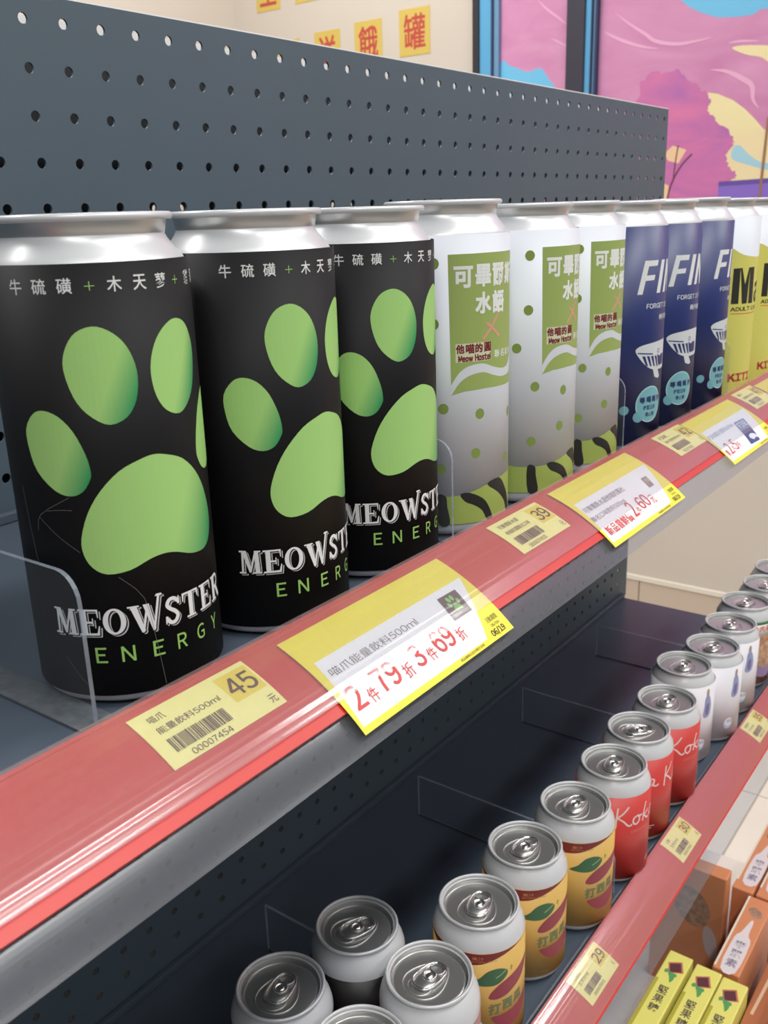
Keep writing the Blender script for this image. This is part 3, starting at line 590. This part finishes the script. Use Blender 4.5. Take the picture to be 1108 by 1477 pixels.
mango = [('maroon_band', S('maroon_band', [mango_top], ink((122, 40, 44)))), ('leaf_print', S('leaf_print', [leaf], ink((58, 104, 74)))), ('leaf_vein', S('leaf_vein', [STROKE([(-21, 65), (-17, 67), (-13.6, 69.2)], .7, 3)], ink((160, 186, 120)), .1)),
         ('fruit_print', S('fruit_print', [bean, beanlow], ink((146, 62, 74)))), ('name_lettering', S('name_lettering', FAT([T('打', -25.6, 35.4, -17.8, 43.8), T('西', -15.8, 37, -8.2, 45), T('瓜', -6.2, 38.6, 1.2, 46.4)], .4), ink((104, 122, 84)), .09)),
         ('stalk_print', S('stalk_print', [RECT(-9.6, 67, -8.4, 71), RECT(-10, 69, -7.6, 69.8)], ink((140, 150, 80)))), ('small_lettering', S('small_lettering', [T('芒果', -13, 15.8, -8, 18.6), T('MANGO JUICE', -21.5, 12, -3, 14)], ink((150, 112, 44)))),
         ('band_lettering', S('band_lettering', [T('果汁', -37, 80.4, -29, 83), T('NATURAL DRINK', -37.5, 78.6, -20, 79.8)], ink((196, 142, 88)), .1))]
def koka(x):
    st = [[(0, 77), (-.6, 68), (-1.2, 57.6)], [(6.6, 77.6), (3.6, 72), (-.2, 67.6)], [(-.2, 67.6), (3.6, 64), (7.0, 59.4), (9.4, 60.6)], [(13.2, 67.6), (10.6, 66), (10.0, 62), (12, 59.6), (14.4, 62), (14.4, 66), (13, 67.6), (15.4, 66.6), (17, 67)],
          [(20.2, 77), (18.8, 70), (17.6, 60)], [(23.2, 68), (20.6, 66), (18.4, 64.6)], [(18.4, 64.8), (20.6, 62.4), (22.8, 60), (24.6, 61)], [(30.6, 67), (27.4, 67.6), (25.6, 63.6), (26.8, 60.2), (29.4, 61.6), (30.8, 66.6), (30.2, 61.4), (32.4, 60.4), (34, 61.8)]]
    return [STROKE([(x+a*1.35, b) for a, b in s], 1.5, 4) for s in st]
kk = []; og = []; fine_print = []
for k in range(4):
    xo = (-32, 22, 76, -86)[k]; kk += koka(xo); og.append(T('ORIGINAL', xo+12, 52.0, xo+34, 54.4)); fine_print += [RECT(xo+31, 17.4+j*2.2, xo+31+(13 if j else 10), 18.3+j*2.2) for j in range(2)]
redarts = [*[('script_lettering', S('script_lettering', kk[8*k_:8*k_+8], ink((230, 214, 212)))) for k_ in range(4)], *[('sub_lettering', S('sub_lettering', [o_], ink((220, 128, 120)))) for o_ in og], ('fine_print', S('fine_print', fine_print, ink((226, 160, 154))))]
def dress(x):
    return [(ink((172, 146, 138)), [BLOB([(x-1.6, 84.5), (x+1.4, 85), (x+2, 79), (x+.6, 75), (x-1.8, 77)], 3)]), (ink((150, 158, 196)), [BLOB([(x-2.8, 77), (x+2.6, 77.4), (x+6.4, 67), (x+5.4, 57), (x+.4, 53.6), (x-5, 56), (x-4, 66)], 3)]), (ink((118, 110, 158)), [BLOB([(x-1, 68), (x+2.4, 69), (x+2.8, 60), (x, 56), (x-2.2, 60)], 3)])]
whitearts = []
for nm, (m_, ps) in zip(('hair_print', 'dress_print', 'fold_print'), dress(-11)): whitearts.append((nm, S(nm, ps, m_, .06+.03*len(whitearts))))
whitearts += [('badge_print', S('badge_print', [ELL(-17.6, 23.4, 5.4, 5.2)], ink((168, 190, 220)))), ('badge_gap', S('badge_gap', [ELL(-16.8, 26.0, 5.2, 4.8)], mat('white_shrink_sleeve', (222, 220, 226)), .09)), ('badge_lettering', S('badge_lettering', [T('氣泡', -18.6, 25, -12.4, 28.4, .02)], ink((84, 120, 168)), .12)),
              ('ring_print', S('ring_print', [STROKE([(-21.6+3.2*math.cos(t), 44.6+3.2*math.sin(t)) for t in (2*math.pi*i/16 for i in range(17))], .4, 2)], ink((206, 206, 216)))) ]
foodarts = [('green_band', band(RSM+.1, 83, 86.6, ink((58, 116, 66)), 'green_band')), ('white_band', band(RSM+.08, 69, 83, ink((226, 222, 214)), 'white_band')), ('red_lettering', S('red_lettering', [T('牛肉湯', -30.6, 74.6, -8, 82, .03)], ink((190, 44, 48)), .25)), ('bowl_print', S('bowl_print', [BLOB([(-26, 50), (-10, 62), (8, 52), (6, 34), (-10, 28), (-24, 36)], 4)], mat('noodle_print', (206, 164, 132), .5, noise=.5, nscale=160), .2)), ('purple_print', S('purple_print', [BLOB([(-24, 30), (-4, 36), (10, 26), (0, 16), (-20, 18)], 4)], ink((150, 128, 168)), .15))]
blackarts = [('orange_print', S('orange_print', [BLOB([(8, 76), (20, 79), (24, 66), (12, 60), (6, 66)], 3), RECT(-4, 40, 10, 52)], ink((120, 70, 44))))]
def small_can(x, y, label, group, lbl, arts, axis, tabang):
    r = empty('small_can', (x, y, ZL), axis/RSM, label=label, cat='can', group=group)
    meshobj('can_body', yb, r); can_top(r, small_rim, small_lid, HS, tabang-axis/RSM)
    if lbl:
        lb = meshobj('label', lbl, r)
        for nm, me in arts: meshobj(nm, me, lb)
    return r
gB, gM, gR, gW, gF = 'small black cans at the near end of the lower shelf', 'small yellow fruit cans on the lower shelf', 'small red cans on the lower shelf', 'small white cans on the lower shelf', 'small food print cans on the lower shelf'
small_can(-.0103, -.1445, 'black can with a white shoulder, second row of the lower shelf, nearest', gB, black_lbl, blackarts, 20, rad(-77))
small_can(.0562, -.1513, 'black can with a white shoulder, behind the front row, lid turned sideways', gB, black_lbl, blackarts, 14, rad(-113))
small_can(-.0160, -.2095, 'nearest front-row small can, its lid cut by the picture bottom', gB, black_lbl, blackarts, 0, rad(-85))
small_can(.0488, -.2132, 'front-row small can with a plain white shoulder beside the yellow cans', gB, mat and band(RSM, 9, 80, mat('mauve_can_print', (150, 112, 112), .45), 'label'), [], 0, rad(-99))
for x, y, ax, ta, lab in ((.1200, -.2059, 0, -77, 'first yellow fruit drink can, green leaf half hidden by its neighbour'), (.1905, -.2029, 2, -93, 'middle yellow fruit drink can with leaf print'), (.2583, -.2107, 0, -90, 'third yellow fruit drink can, beside the red cans')):
    small_can(x, y, lab, gM, mango_lbl, mango, ax, rad(ta))
for x, y, ax, ta, lab in ((.3275, -.2130, 0, -80, 'first red can with white script lettering, beside the yellow cans'), (.3907, -.2092, 23, -135, 'middle red can turned so its script starts at the edge'), (.4543, -.2115, 0, -88, 'third red can with white script, beside the white cans')):
    small_can(x, y, lab, gR, red_lbl, redarts, ax, rad(ta))
for x, y, ax, ta, lab in ((.5329, -.2000, 0, -84, 'first white can, set back behind the last red can'), (.5905, -.2102, 0, -88, 'middle white can with a small blue dress print'), (.6571, -.2084, -5, -80, 'third white can, in front of the food print can')):
    small_can(x, y, lab, gW, white_lbl, whitearts, ax, rad(ta))
for x, y, ta, lab in ((.7266, -.2046, -96, 'food print can with a green band and red lettering'), (.7936, -.2097, -85, 'second food print can at the picture edge'), (.8560, -.2060, -90, 'last small can at the far end of the lower shelf')):
    small_can(x, y, lab, gF, food_lbl, foodarts, 0, rad(ta))

# ================================================================== PRICE TAGS AND PROMO CARDS
INKD = (40, 42, 40)
def tag_card(name, label, cat, group, prof, x0, s0, w, hgt, m, h, layers):
    """card w x hgt mm lying on the rail; layers are pieces in card mm (x right, y down from the top edge)"""
    r = empty(name, (0, 0, 0), label=label, cat=cat, group=group)
    me = sheet_on_arc('card', prof, x0, x0+w*.001, s0, s0+hgt, h, h+.22, m, 10); meshobj('card', me, r)
    mp = arc_map(prof, x0)
    for k, (nm, pieces, mm_) in enumerate(layers):
        ps = [([(x, s0+y) for x, y in vs], fs) for vs, fs in pieces]
        meshobj(nm, art(nm, ps, mm_, mp, h+.26+.05*k, None, 4.0), r)
    return r
def TD(s, x0, y0, x1, y1, bold=0.0, shear=0.0):
    """text in a y-down frame: top y0, bottom y1"""
    return T(s, x0, y1, x1, y0, bold, shear)
def price_tag(label, group, prof, x0, s0, price, line1, line2, num, w=50, hgt=23.2):
    lay = [('price_square', [RECT(w-15.4, 2.0, w-1.0, 14.2)], ink((236, 212, 70))), ('price_lettering', FAT([TD(price, w-14.0, 4.4, w-2.2, 12.4)], .13), ink((44, 40, 24))),
           ('name_lettering', [TD(line1, 5.4, 2.6, 5.4+3.1*len(line1), 5.6), TD(line2, 5.0, 7.6, min(w-16, 5.0+2.9*len(line2)), 10.4)], ink(INKD)),
           ('barcode', barcode(5.0, w-20.5, 13.0, 18.6, len(label)), ink((40, 42, 44))), ('number_lettering', [TD(num, 9, 19.9, 26, 22.2)], ink(INKD)), ('unit_lettering', [TD('元', w-5, 17.8, w-1.8, 21.2)], ink((70, 70, 60)))]
    return tag_card('price_tag', label, 'price tag', group, prof, x0, s0, w, hgt, M_TAGY, .25, lay)
gT, gT2 = 'yellow price tags on the upper rail', 'yellow price tags on the lower rail'
price_tag('yellow price tag reading 45 under the black cans', gT, UP, -.1745, 3.4, '45', '喵爪', '能量飲料500ml', '00007454')
price_tag('yellow price tag reading 39 under the white dotted cans', gT, UP, .0445, 3.2, '39', '可畢爾斯水語', '他喵的圓聯名口味', '00007455')
price_tag('yellow price tag reading 42 under the navy cans', gT, UP, .2595, 2.6, '42', 'FINE', '斷片飲料500ml', '00007456')
price_tag('yellow price tag reading 47 under the yellow tall cans', gT, UP, .4310, 2.2, '47', 'MAX', '成貓飲料500ml', '00007457')
price_tag('yellow price tag reading 29 under the yellow fruit cans', gT2, LO, .1785, 1.4, '29', '打西瓜', '330ml', '00007841', 47.5, 24)
price_tag('yellow price tag reading 30 under the red cans', gT2, LO, .3660, 1.0, '30', '可樂', '330ml', '00007842', 47.5, 24)
price_tag('yellow price tag reading 35 under the white small cans', gT2, LO, .5990, .6, '35', '白桃氣泡', '330ml', '00007843', 47.5, 24)
RED_INK = (206, 60, 62)
def promo(label, x0, s0, extra, right='06/19'):
    lay = [('white_print', [POLY([(4.6, 14.4), (103.0, 14.4), (85.6, 43.6), (1.4, 43.6)])], M_PROMOW),
           ('date_lettering', [TD('活動期間', 92.6, 36, 101, 38.6), TD('06/06-', 93.4, 39.3, 100.6, 41), *FAT([TD(right, 90.4, 41.6, 100.4, 44.8)], .08), TD('商品價格以店內標示為準', 64, 44.1, 82, 45.4)], ink((56, 52, 20)))]+extra
    return tag_card('promo_card', label, 'promo card', 'yellow promo cards on the upper rail', UP, x0, s0, 105, 46.2, M_PROMOY, .75, lay)
mini = [SHIFT(([(x, -y) for x, y in p[0]], p[1]), 0, 0, .1) for p in PAW]
promo('yellow bordered promo card with red 2 and 3 piece discounts and a paw logo', -.1080, 5.4, [
    ('name_lettering', [TD('喵爪能量飲料500ml', 6.2, 19.2, 60.5, 23.0)], ink((120, 124, 130))),
    ('logo_square', [POLY([(80.0, 18.0), (93.6, 18.2), (91.2, 30.0), (77.4, 30.0)])], ink((58, 62, 66))), ('logo_paw', [([(x+85.9, y+32.2) for x, y in p[0]], p[1]) for p in mini], ink((120, 190, 96))), ('logo_lettering', [TD('MEOWSTER', 79.6, 27.8, 89.4, 29.0)], ink((210, 212, 214))),
    ('offer_lettering', [TD('2', 4.2, 28.6, 10.6, 38.2, .012), TD('件', 12.6, 33.2, 17.4, 39), TD('79', 19.2, 28.0, 32.6, 38.2, .012), TD('折', 34.6, 33.0, 40, 39), TD('3', 43.0, 28.4, 49.0, 38, .012), TD('件', 51, 33, 55.8, 38.6), TD('69', 57.6, 28.2, 70.4, 38.2, .012), TD('折', 72.4, 33, 77.6, 38.6)], ink(RED_INK))])
promo('yellow bordered promo card with a red price of 60 for two', .1095, 3.0, [
    ('name_lettering', [TD('可畢爾斯水語他喵的圓社', 5, 19, 57, 23.0), TD('聯名口味飲料500ml', 3.0, 25.8, 46, 29.4)], ink((92, 98, 110))),
    ('logo_print', [POLY([(82.0, 21.6), (89.4, 21.8), (87.0, 29.4), (80, 29.4)])], ink((126, 128, 108))), ('logo_lettering', [TD('水語', 82.0, 22.6, 87.8, 26.2)], ink((206, 206, 190))),
    ('offer_lettering', [TD('新品嘗鮮價', 4.6, 34.2, 37.6, 40.2, .012), TD('2', 40.4, 28.8, 46.4, 39.4, .01), TD('件', 47, 34.4, 51.2, 39.4), TD('60', 53, 29.6, 66.6, 38.2, .01), TD('元', 68.4, 32.8, 73.6, 38.8)], ink(RED_INK))])
promo('yellow bordered promo card with a blue can logo under the navy cans', .3090, 4.6, [
    ('name_lettering', [TD('FINE斷片飲料500ml', 3.6, 19, 56, 23.2)], ink((108, 148, 186))),
    ('logo_square', [POLY([(60.4, 20.6), (81.6, 21.4), (69.6, 42), (49.4, 41.2)])], ink((52, 62, 116))), ('logo_band', [POLY([(60.4, 20.6), (81.6, 21.4), (76.6, 30), (55.4, 29.4)])], ink((96, 130, 172))), ('logo_lettering', [TD('FINE', 61, 22.4, 78, 27.6, .02)], ink((210, 222, 232))), ('logo_whale', [BLOB([(57, 36.4), (63, 34.2), (70, 36), (71, 39.6), (66, 38.6), (61, 39.4)], 3)], ink((200, 206, 224))),
    ('offer_lettering', [TD('第', 3.4, 34.4, 8, 39.6, .012), TD('2', 10, 29.6, 16.4, 39.4), TD('件', 17.4, 34, 21.6, 39.2), TD('5', 22.4, 29.6, 28.6, 39), TD('折', 30, 33.4, 34.6, 38.6)], ink(RED_INK))])
promo('yellow bordered promo card at the picture edge under the yellow tall cans', .4830, 5.4, [('offer_lettering', [TD('2件80元', 4.4, 28, 60, 38)], ink(RED_INK))])

# ================================================================== SNACK CARTONS ON THE DECK
def carton(label, group, x0, x1, y0, y1, z1, m, layers=(), z0=-1.0):
    r = empty('snack_carton', ((x0+x1)/2, (y0+y1)/2, z0), label=label, cat='box', group=group)
    cx, cy = (x0+x1)/2, (y0+y1)/2
    meshobj('carton', box_mesh('carton', (x0-cx, y0-cy, 0), (x1-cx, y1-cy, z1-z0), m, .0012), r)
    for k, (nm, pieces, mm_, face) in enumerate(layers):
        if face == 'top': mp = lambda u, v, h: Vector((x1-cx-v*.001, y1-cy-u*.001, z1-z0+h*.001))      # u across (towards the aisle), v down the length
        else: mp = lambda u, v, h: Vector((x0-cx-h*.001, y1-cy-u*.001, z1-z0-v*.001))
        meshobj(nm, art(nm, pieces, mm_, mp, .08+.06*k), r)
    return r
M_CY = mat('yellow_carton', (228, 222, 118), .45); M_CO = mat('orange_carton', (214, 140, 98), .45, noise=.05); M_CB = mat('brown_carton', (168, 100, 64), .5)
def ytop_layers(w):
    return [('chocolate_print', [POLY([(4.6, 18), (16.6, 10.6), (22.6, 25), (9.4, 32)])], ink((196, 112, 92)), 'top'), ('chocolate_print', [POLY([(6.4, 19), (15.8, 13), (20.6, 24.8), (10.4, 30)])], ink((92, 48, 56)), 'top'),
            ('leaf_print', [BLOB([(5, 29), (8, 27), (9, 31), (6, 33)], 3), BLOB([(9, 31), (13, 29.6), (17, 36), (15, 44), (12, 37)], 3), BLOB([(12, 31), (17, 30), (18, 34), (14, 34)], 3)], ink((86, 156, 92)), 'top'),
            ('name_lettering', [T(ch, 8, 62+k*13, 18, 51+k*13, .03) for k, ch in enumerate('堅果糖')], ink((90, 78, 72)), 'top'), ('side_stripe', [RECT(1, 44, 4, 120)], ink((178, 168, 56)), 'top')]
gY, gO = 'yellow snack cartons on the bottom deck', 'orange snack cartons on the bottom deck'
carton('yellow chocolate carton closest to the red rail', gY, .345, .479, -.2490, -.2245, -.85, M_CY, ytop_layers(24))
carton('middle of the three yellow chocolate cartons', gY, .343, .476, -.2795, -.2535, -.85, M_CY, ytop_layers(26))
carton('yellow chocolate carton farthest from the red rail', gY, .341, .474, -.3060, -.2810, -.85, M_CY, ytop_layers(25))
def otop():
    chs = [T(ch, 9, 88+k*15, 20, 76+k*15, .03) for k, ch in enumerate('麥麗素')]
    return [('nut_print', [BLOB([(7, 20), (13, 17), (20, 22), (22, 30), (16, 33), (8, 28)], 3)], mat('nut_photo', (176, 138, 116), .5, noise=.5, nscale=160), 'top'), ('lettering_plate', [BLOB([(7, 124), (6, 74), (10, 62), (14, 40), (17, 42), (18, 64), (23, 76), (22, 124)], 3)], ink((222, 212, 214)), 'top'), ('name_lettering', chs, ink((120, 116, 140)), 'top'), ('edge_stripe', [RECT(.4, 1, 2.6, 124)], ink((226, 214, 196)), 'top')]
carton('orange carton with white lettering behind the yellow cartons', gO, .481, .608, -.2945, -.2675, -.85, M_CO, otop())
carton('orange carton with white lettering, farther along the deck', gO, .612, .752, -.2705, -.2475, -.85, M_CO, otop())
carton('orange carton at the picture edge along the deck', gO, .612, .752, -.3000, -.2735, -.85, M_CO, otop())
carton('upright orange carton facing the camera with a nut picture', gO, .588, .6085, -.2470, -.165, -.826, M_CO, [('nut_print', [BLOB([(22, 44), (40, 26), (58, 34), (68, 56), (58, 76), (36, 72)], 4)], mat('nut_photo', (150, 112, 96), .5, noise=.5, nscale=160), 'front'), ('lettering_plate', [ELL(70, 92, 8, 22, -12)], ink((196, 180, 184)), 'front')])
carton('brown orange carton lying beside the yellow cartons', gO, .335, .600, -.3320, -.3080, -.868, M_CB, [('painted_wrap_glare', [STROKE([(8, 0), (9, 60), (6, 140)], 3, 4)], ink((206, 176, 146)), 'top')])  # pale streak is glare of the plastic wrap, painted on the top
carton('pale yellow carton with a red line at the picture corner', gY, .36, .49, -.362, -.335, -.852, mat('pale_yellow_carton', (244, 232, 130), .45), [('red_line', [RECT(0, 24, 27, 27)], ink((170, 72, 62)), 'top')])

# ================================================================== END WALL: posters and mural
def wall_map(off): return lambda u, v, h: Vector((XW-off-h*.001, -u*.001, v*.001))
def wall_poster(yl, yr, z0, z1, ch, label):
    r = empty('wall_poster', (XW, (yl+yr)/2, z0), label=label, cat='poster', group='yellow lettered posters on the end wall')
    cy = (yl+yr)/2; meshobj('sheet', box_mesh('sheet', (-.0012, yr-cy, 0), (0, yl-cy, z1-z0), mat('yellow_poster_paper', (210, 184, 92), .6)), r)
    if ch:
        w = (yl-yr)*1000; hh = (z1-z0)*1000
        meshobj('lettering', art('lettering', FAT([T(ch, -w*.34, hh*.13, w*.34, hh*.87)], 1.3), ink((190, 74, 64)), lambda u, v, h: Vector((-.0013-h*.001, -u*.001, v*.001)), .1), r)
for yl, yr, z0, z1, ch, lab in ((1.31, 1.20, .342, .468, '罐', 'yellow poster with a red character, beside the mural frame'), (1.479, 1.374, .334, .457, '餓', 'yellow poster second from the mural frame'), (1.640, 1.536, .326, .449, '送', 'yellow poster third from the mural frame, half behind the panel'),
                              (1.805, 1.702, .32, .442, '大', 'yellow poster corner just showing over the back panel'), (1.879, 1.776, .537, .66, '主', 'yellow poster in the upper row nearest the room corner'), (1.712, 1.612, .541, .66, '人', 'yellow poster in the upper row, only its lower edge in view')):
    wall_poster(yl, yr, z0, z1, ch, lab)
def swirl_mat(name, c1, c2, sc=3.0):
    m = bpy.data.materials.new(name); m.use_nodes = True; nt = m.node_tree; b = nt.nodes['Principled BSDF']; b.inputs['Roughness'].default_value = .45
    tc = nt.nodes.new('ShaderNodeTexCoord'); mp = nt.nodes.new('ShaderNodeMapping'); mp.inputs['Scale'].default_value = (1, 1, 2.6); mp.inputs['Rotation'].default_value = (.5, 0, 0)
    n = nt.nodes.new('ShaderNodeTexNoise'); n.inputs['Scale'].default_value = sc; n.inputs['Detail'].default_value = 3; n.inputs['Distortion'].default_value = 1.5
    r = nt.nodes.new('ShaderNodeValToRGB'); r.color_ramp.elements[0].position = .3; r.color_ramp.elements[1].position = .75
    r.color_ramp.elements[0].color = (*lin(c1), 1); r.color_ramp.elements[1].color = (*lin(c2), 1)
    nt.links.new(tc.outputs['Object'], mp.inputs[0]); nt.links.new(mp.outputs[0], n.inputs['Vector']); nt.links.new(n.outputs[0], r.inputs[0]); nt.links.new(r.outputs[0], b.inputs['Base Color']); return m
M_PINK = swirl_mat('pink_sky_print', (200, 128, 172), (220, 156, 194)); M_TREE = swirl_mat('pink_tree_print', (182, 108, 174), (220, 122, 168), 5.0)
mural = empty('wall_mural', (XW, .3, -.6), label='large printed mural of a pink sky and tree in dark framed panes', cat='mural')
def mpart(name, pts_list, m, h, parent=mural):
    return meshobj(name, art(name, pts_list, m, lambda u, v, h_: Vector((-.006-h_*.001, -u*.001-.3, v*.001+.6)), h), parent)
def YZ(pts): return [(-y*1000, z*1000) for y, z in pts]
meshobj('backing_board', box_mesh('backing_board', (-.006, -1.5, .0), (0, .74, 1.9), mat('mural_board', (60, 62, 74), .5)), mural)
mpart('pane_print', [RECT(-962, -600, -752, 1290)], M_PINK, .3); mpart('pane_print', [RECT(-668, -600, 1200, 1290)], M_PINK, .3)
def bar(name, y0, y1, m, t=.02): return meshobj(name, box_mesh(name, (-.006-t, y0-.3, 0), (-.0055, y1-.3, 1.9), m, .001), mural)
bar('frame_post', 1.022, 1.042, mat('black_frame', (42, 40, 46), .5)); bar('blue_frame_strip', .984, 1.022, mat('blue_frame', (92, 168, 214), .45), .014); bar('frame_post', .978, .984, mat('dark_blue_frame', (48, 66, 100), .5), .018); bar('blue_frame_strip', .962, .978, mat('steel_blue_frame', (110, 150, 186), .45), .012)
bar('frame_post', .702, .753, mat('ink_frame', (52, 50, 66), .5)); bar('blue_frame_strip', .685, .702, mat('blue_frame', (92, 168, 214)), .014); bar('frame_post', .681, .685, mat('dark_blue_frame', (48, 66, 100)), .018); bar('blue_frame_strip', .674, .681, mat('steel_blue_frame', (110, 150, 186)), .012); bar('frame_post', .669, .674, mat('dark_blue_frame', (48, 66, 100)), .016)
M_SKYB = ink((112, 192, 232)); M_YC = swirl_mat('yellow_cloud_print', (238, 226, 172), (236, 214, 172))
mpart('cloud_print', [BLOB(YZ([(.961, .288), (.936, .28), (.905, .268), (.875, .256), (.854, .261), (.833, .261), (.816, .238), (.79, .208), (.773, .179), (.77, .12), (.961, .12)]), 2)], M_SKYB, .5)
mpart('cloud_print', [POLY(YZ([(.457, .376), (.434, .357), (.401, .339), (.362, .324), (.314, .319), (.278, .319), (.262, .329), (.246, .327), (.2, .322), (.05, .34), (-.3, .30), (-.7, .36), (-1.1, .34), (-1.1, .52), (-.2, .50), (.466, .46)]))], M_SKYB, .5)
mpart('cloud_print', [POLY(YZ([(.392, .162), (.349, .153), (.31, .135), (.28, .113), (.258, .092), (.232, .064), (.197, .042), (.0, .03), (-.4, .09), (-.9, .02), (-1.15, .05), (-1.15, -.3), (.291, -.3), (.45, -.3), (.45, -.02), (.401, .083)]))], M_YC, .5)
mpart('cloud_print', [BLOB(YZ([(.322, .252), (.295, .255), (.242, .249), (.193, .24), (.12, .23), (.13, .18), (.188, .187), (.236, .214), (.253, .225), (.287, .234)]), 3)], M_YC, .5)
mpart('cloud_print', [BLOB(YZ([(.301, .026), (.284, .029), (.261, .007), (.233, -.011), (.202, -.017), (.16, -.02), (.16, -.04), (.2, -.035), (.266, -.015), (.302, 0)]), 3)], ink((164, 206, 222)), .7)
tree_pts = [(.561, .153), (.545, .172), (.552, .197), (.518, .217), (.478, .216), (.451, .216), (.423, .193), (.399, .174), (.378, .16), (.364, .139), (.371, .116), (.347, .093), (.301, .051), (.303, .031), (.319, .012), (.31, -.014), (.288, -.035), (.293, -.048), (.327, -.06), (.322, -.25), (.50, -.25), (.52, .0), (.59, .066)]
rj = random.Random(3); jag = []
for i, (y, z) in enumerate(tree_pts):
    y2, z2 = tree_pts[(i+1) % len(tree_pts)]
    for k in range(5): t = k/5; jag.append((y+(y2-y)*t+rj.uniform(-.0045, .0045), z+(z2-z)*t+rj.uniform(-.0045, .0045)))
mpart('tree_print', [POLY(YZ(jag))], M_TREE, .9)
mpart('meadow_print', [POLY(YZ([(.668, -.22), (.4, -.2), (0, -.24), (-.6, -.21), (-1.15, -.23), (-1.15, -.6), (.668, -.6)]))], swirl_mat('meadow_print', (206, 142, 158), (226, 176, 150)), 1.0)
mpart('house_print', [POLY(YZ([(.475, .022), (.455, .04), (.418, .028), (.437, -.004), (.465, .004)])), POLY(YZ([(.485, -.14), (.483, -.046), (.459, -.057), (.465, -.14)]))], ink((238, 200, 158)), 1.2)
mpart('trunk_print', [STROKE(YZ([(.462, -.12), (.46, -.083), (.449, -.044), (.428, -.008), (.403, .017)]), 4, 4), STROKE(YZ([(.449, -.05), (.445, .0), (.44, .04)]), 3, 4)], ink((110, 60, 84)), 1.5)
mpart('roof_print', [POLY(YZ([(.331, -.053), (-.35, -.036), (-.35, -.42), (.321, -.42)]))], ink((134, 106, 198)), 1.2); mpart('roof_print', [POLY(YZ([(.331, -.053), (-.35, -.036), (-.35, -.047), (.33, -.064)]))], ink((104, 78, 160)), 1.5)
mpart('pole_print', [STROKE(YZ([(.222, .09), (.231, -.2)]), 6, 1, False)], ink((156, 112, 84)), 1.8)
swl = [[(.628, .371), (.592, .343), (.544, .311), (.513, .29), (.457, .277), (.4, .279), (.367, .282)], [(.374, .21), (.332, .202), (.296, .184), (.268, .164), (.262, .132), (.246, .111)], [(.333, .264), (.303, .265), (.256, .26)], [(.849, .431), (.82, .404), (.787, .38), (.762, .36)], [(.806, .332), (.781, .319), (.756, .305)], [(.655, .33), (.62, .31), (.56, .285), (.50, .27)]]
mpart('swirl_print', [STROKE(YZ(s), w, 5, True, True) for s, w in zip(swl, (9, 12, 6, 6, 5, 8))], ink((232, 172, 206)), .8)

bpy.data.scenes.remove(_GS)
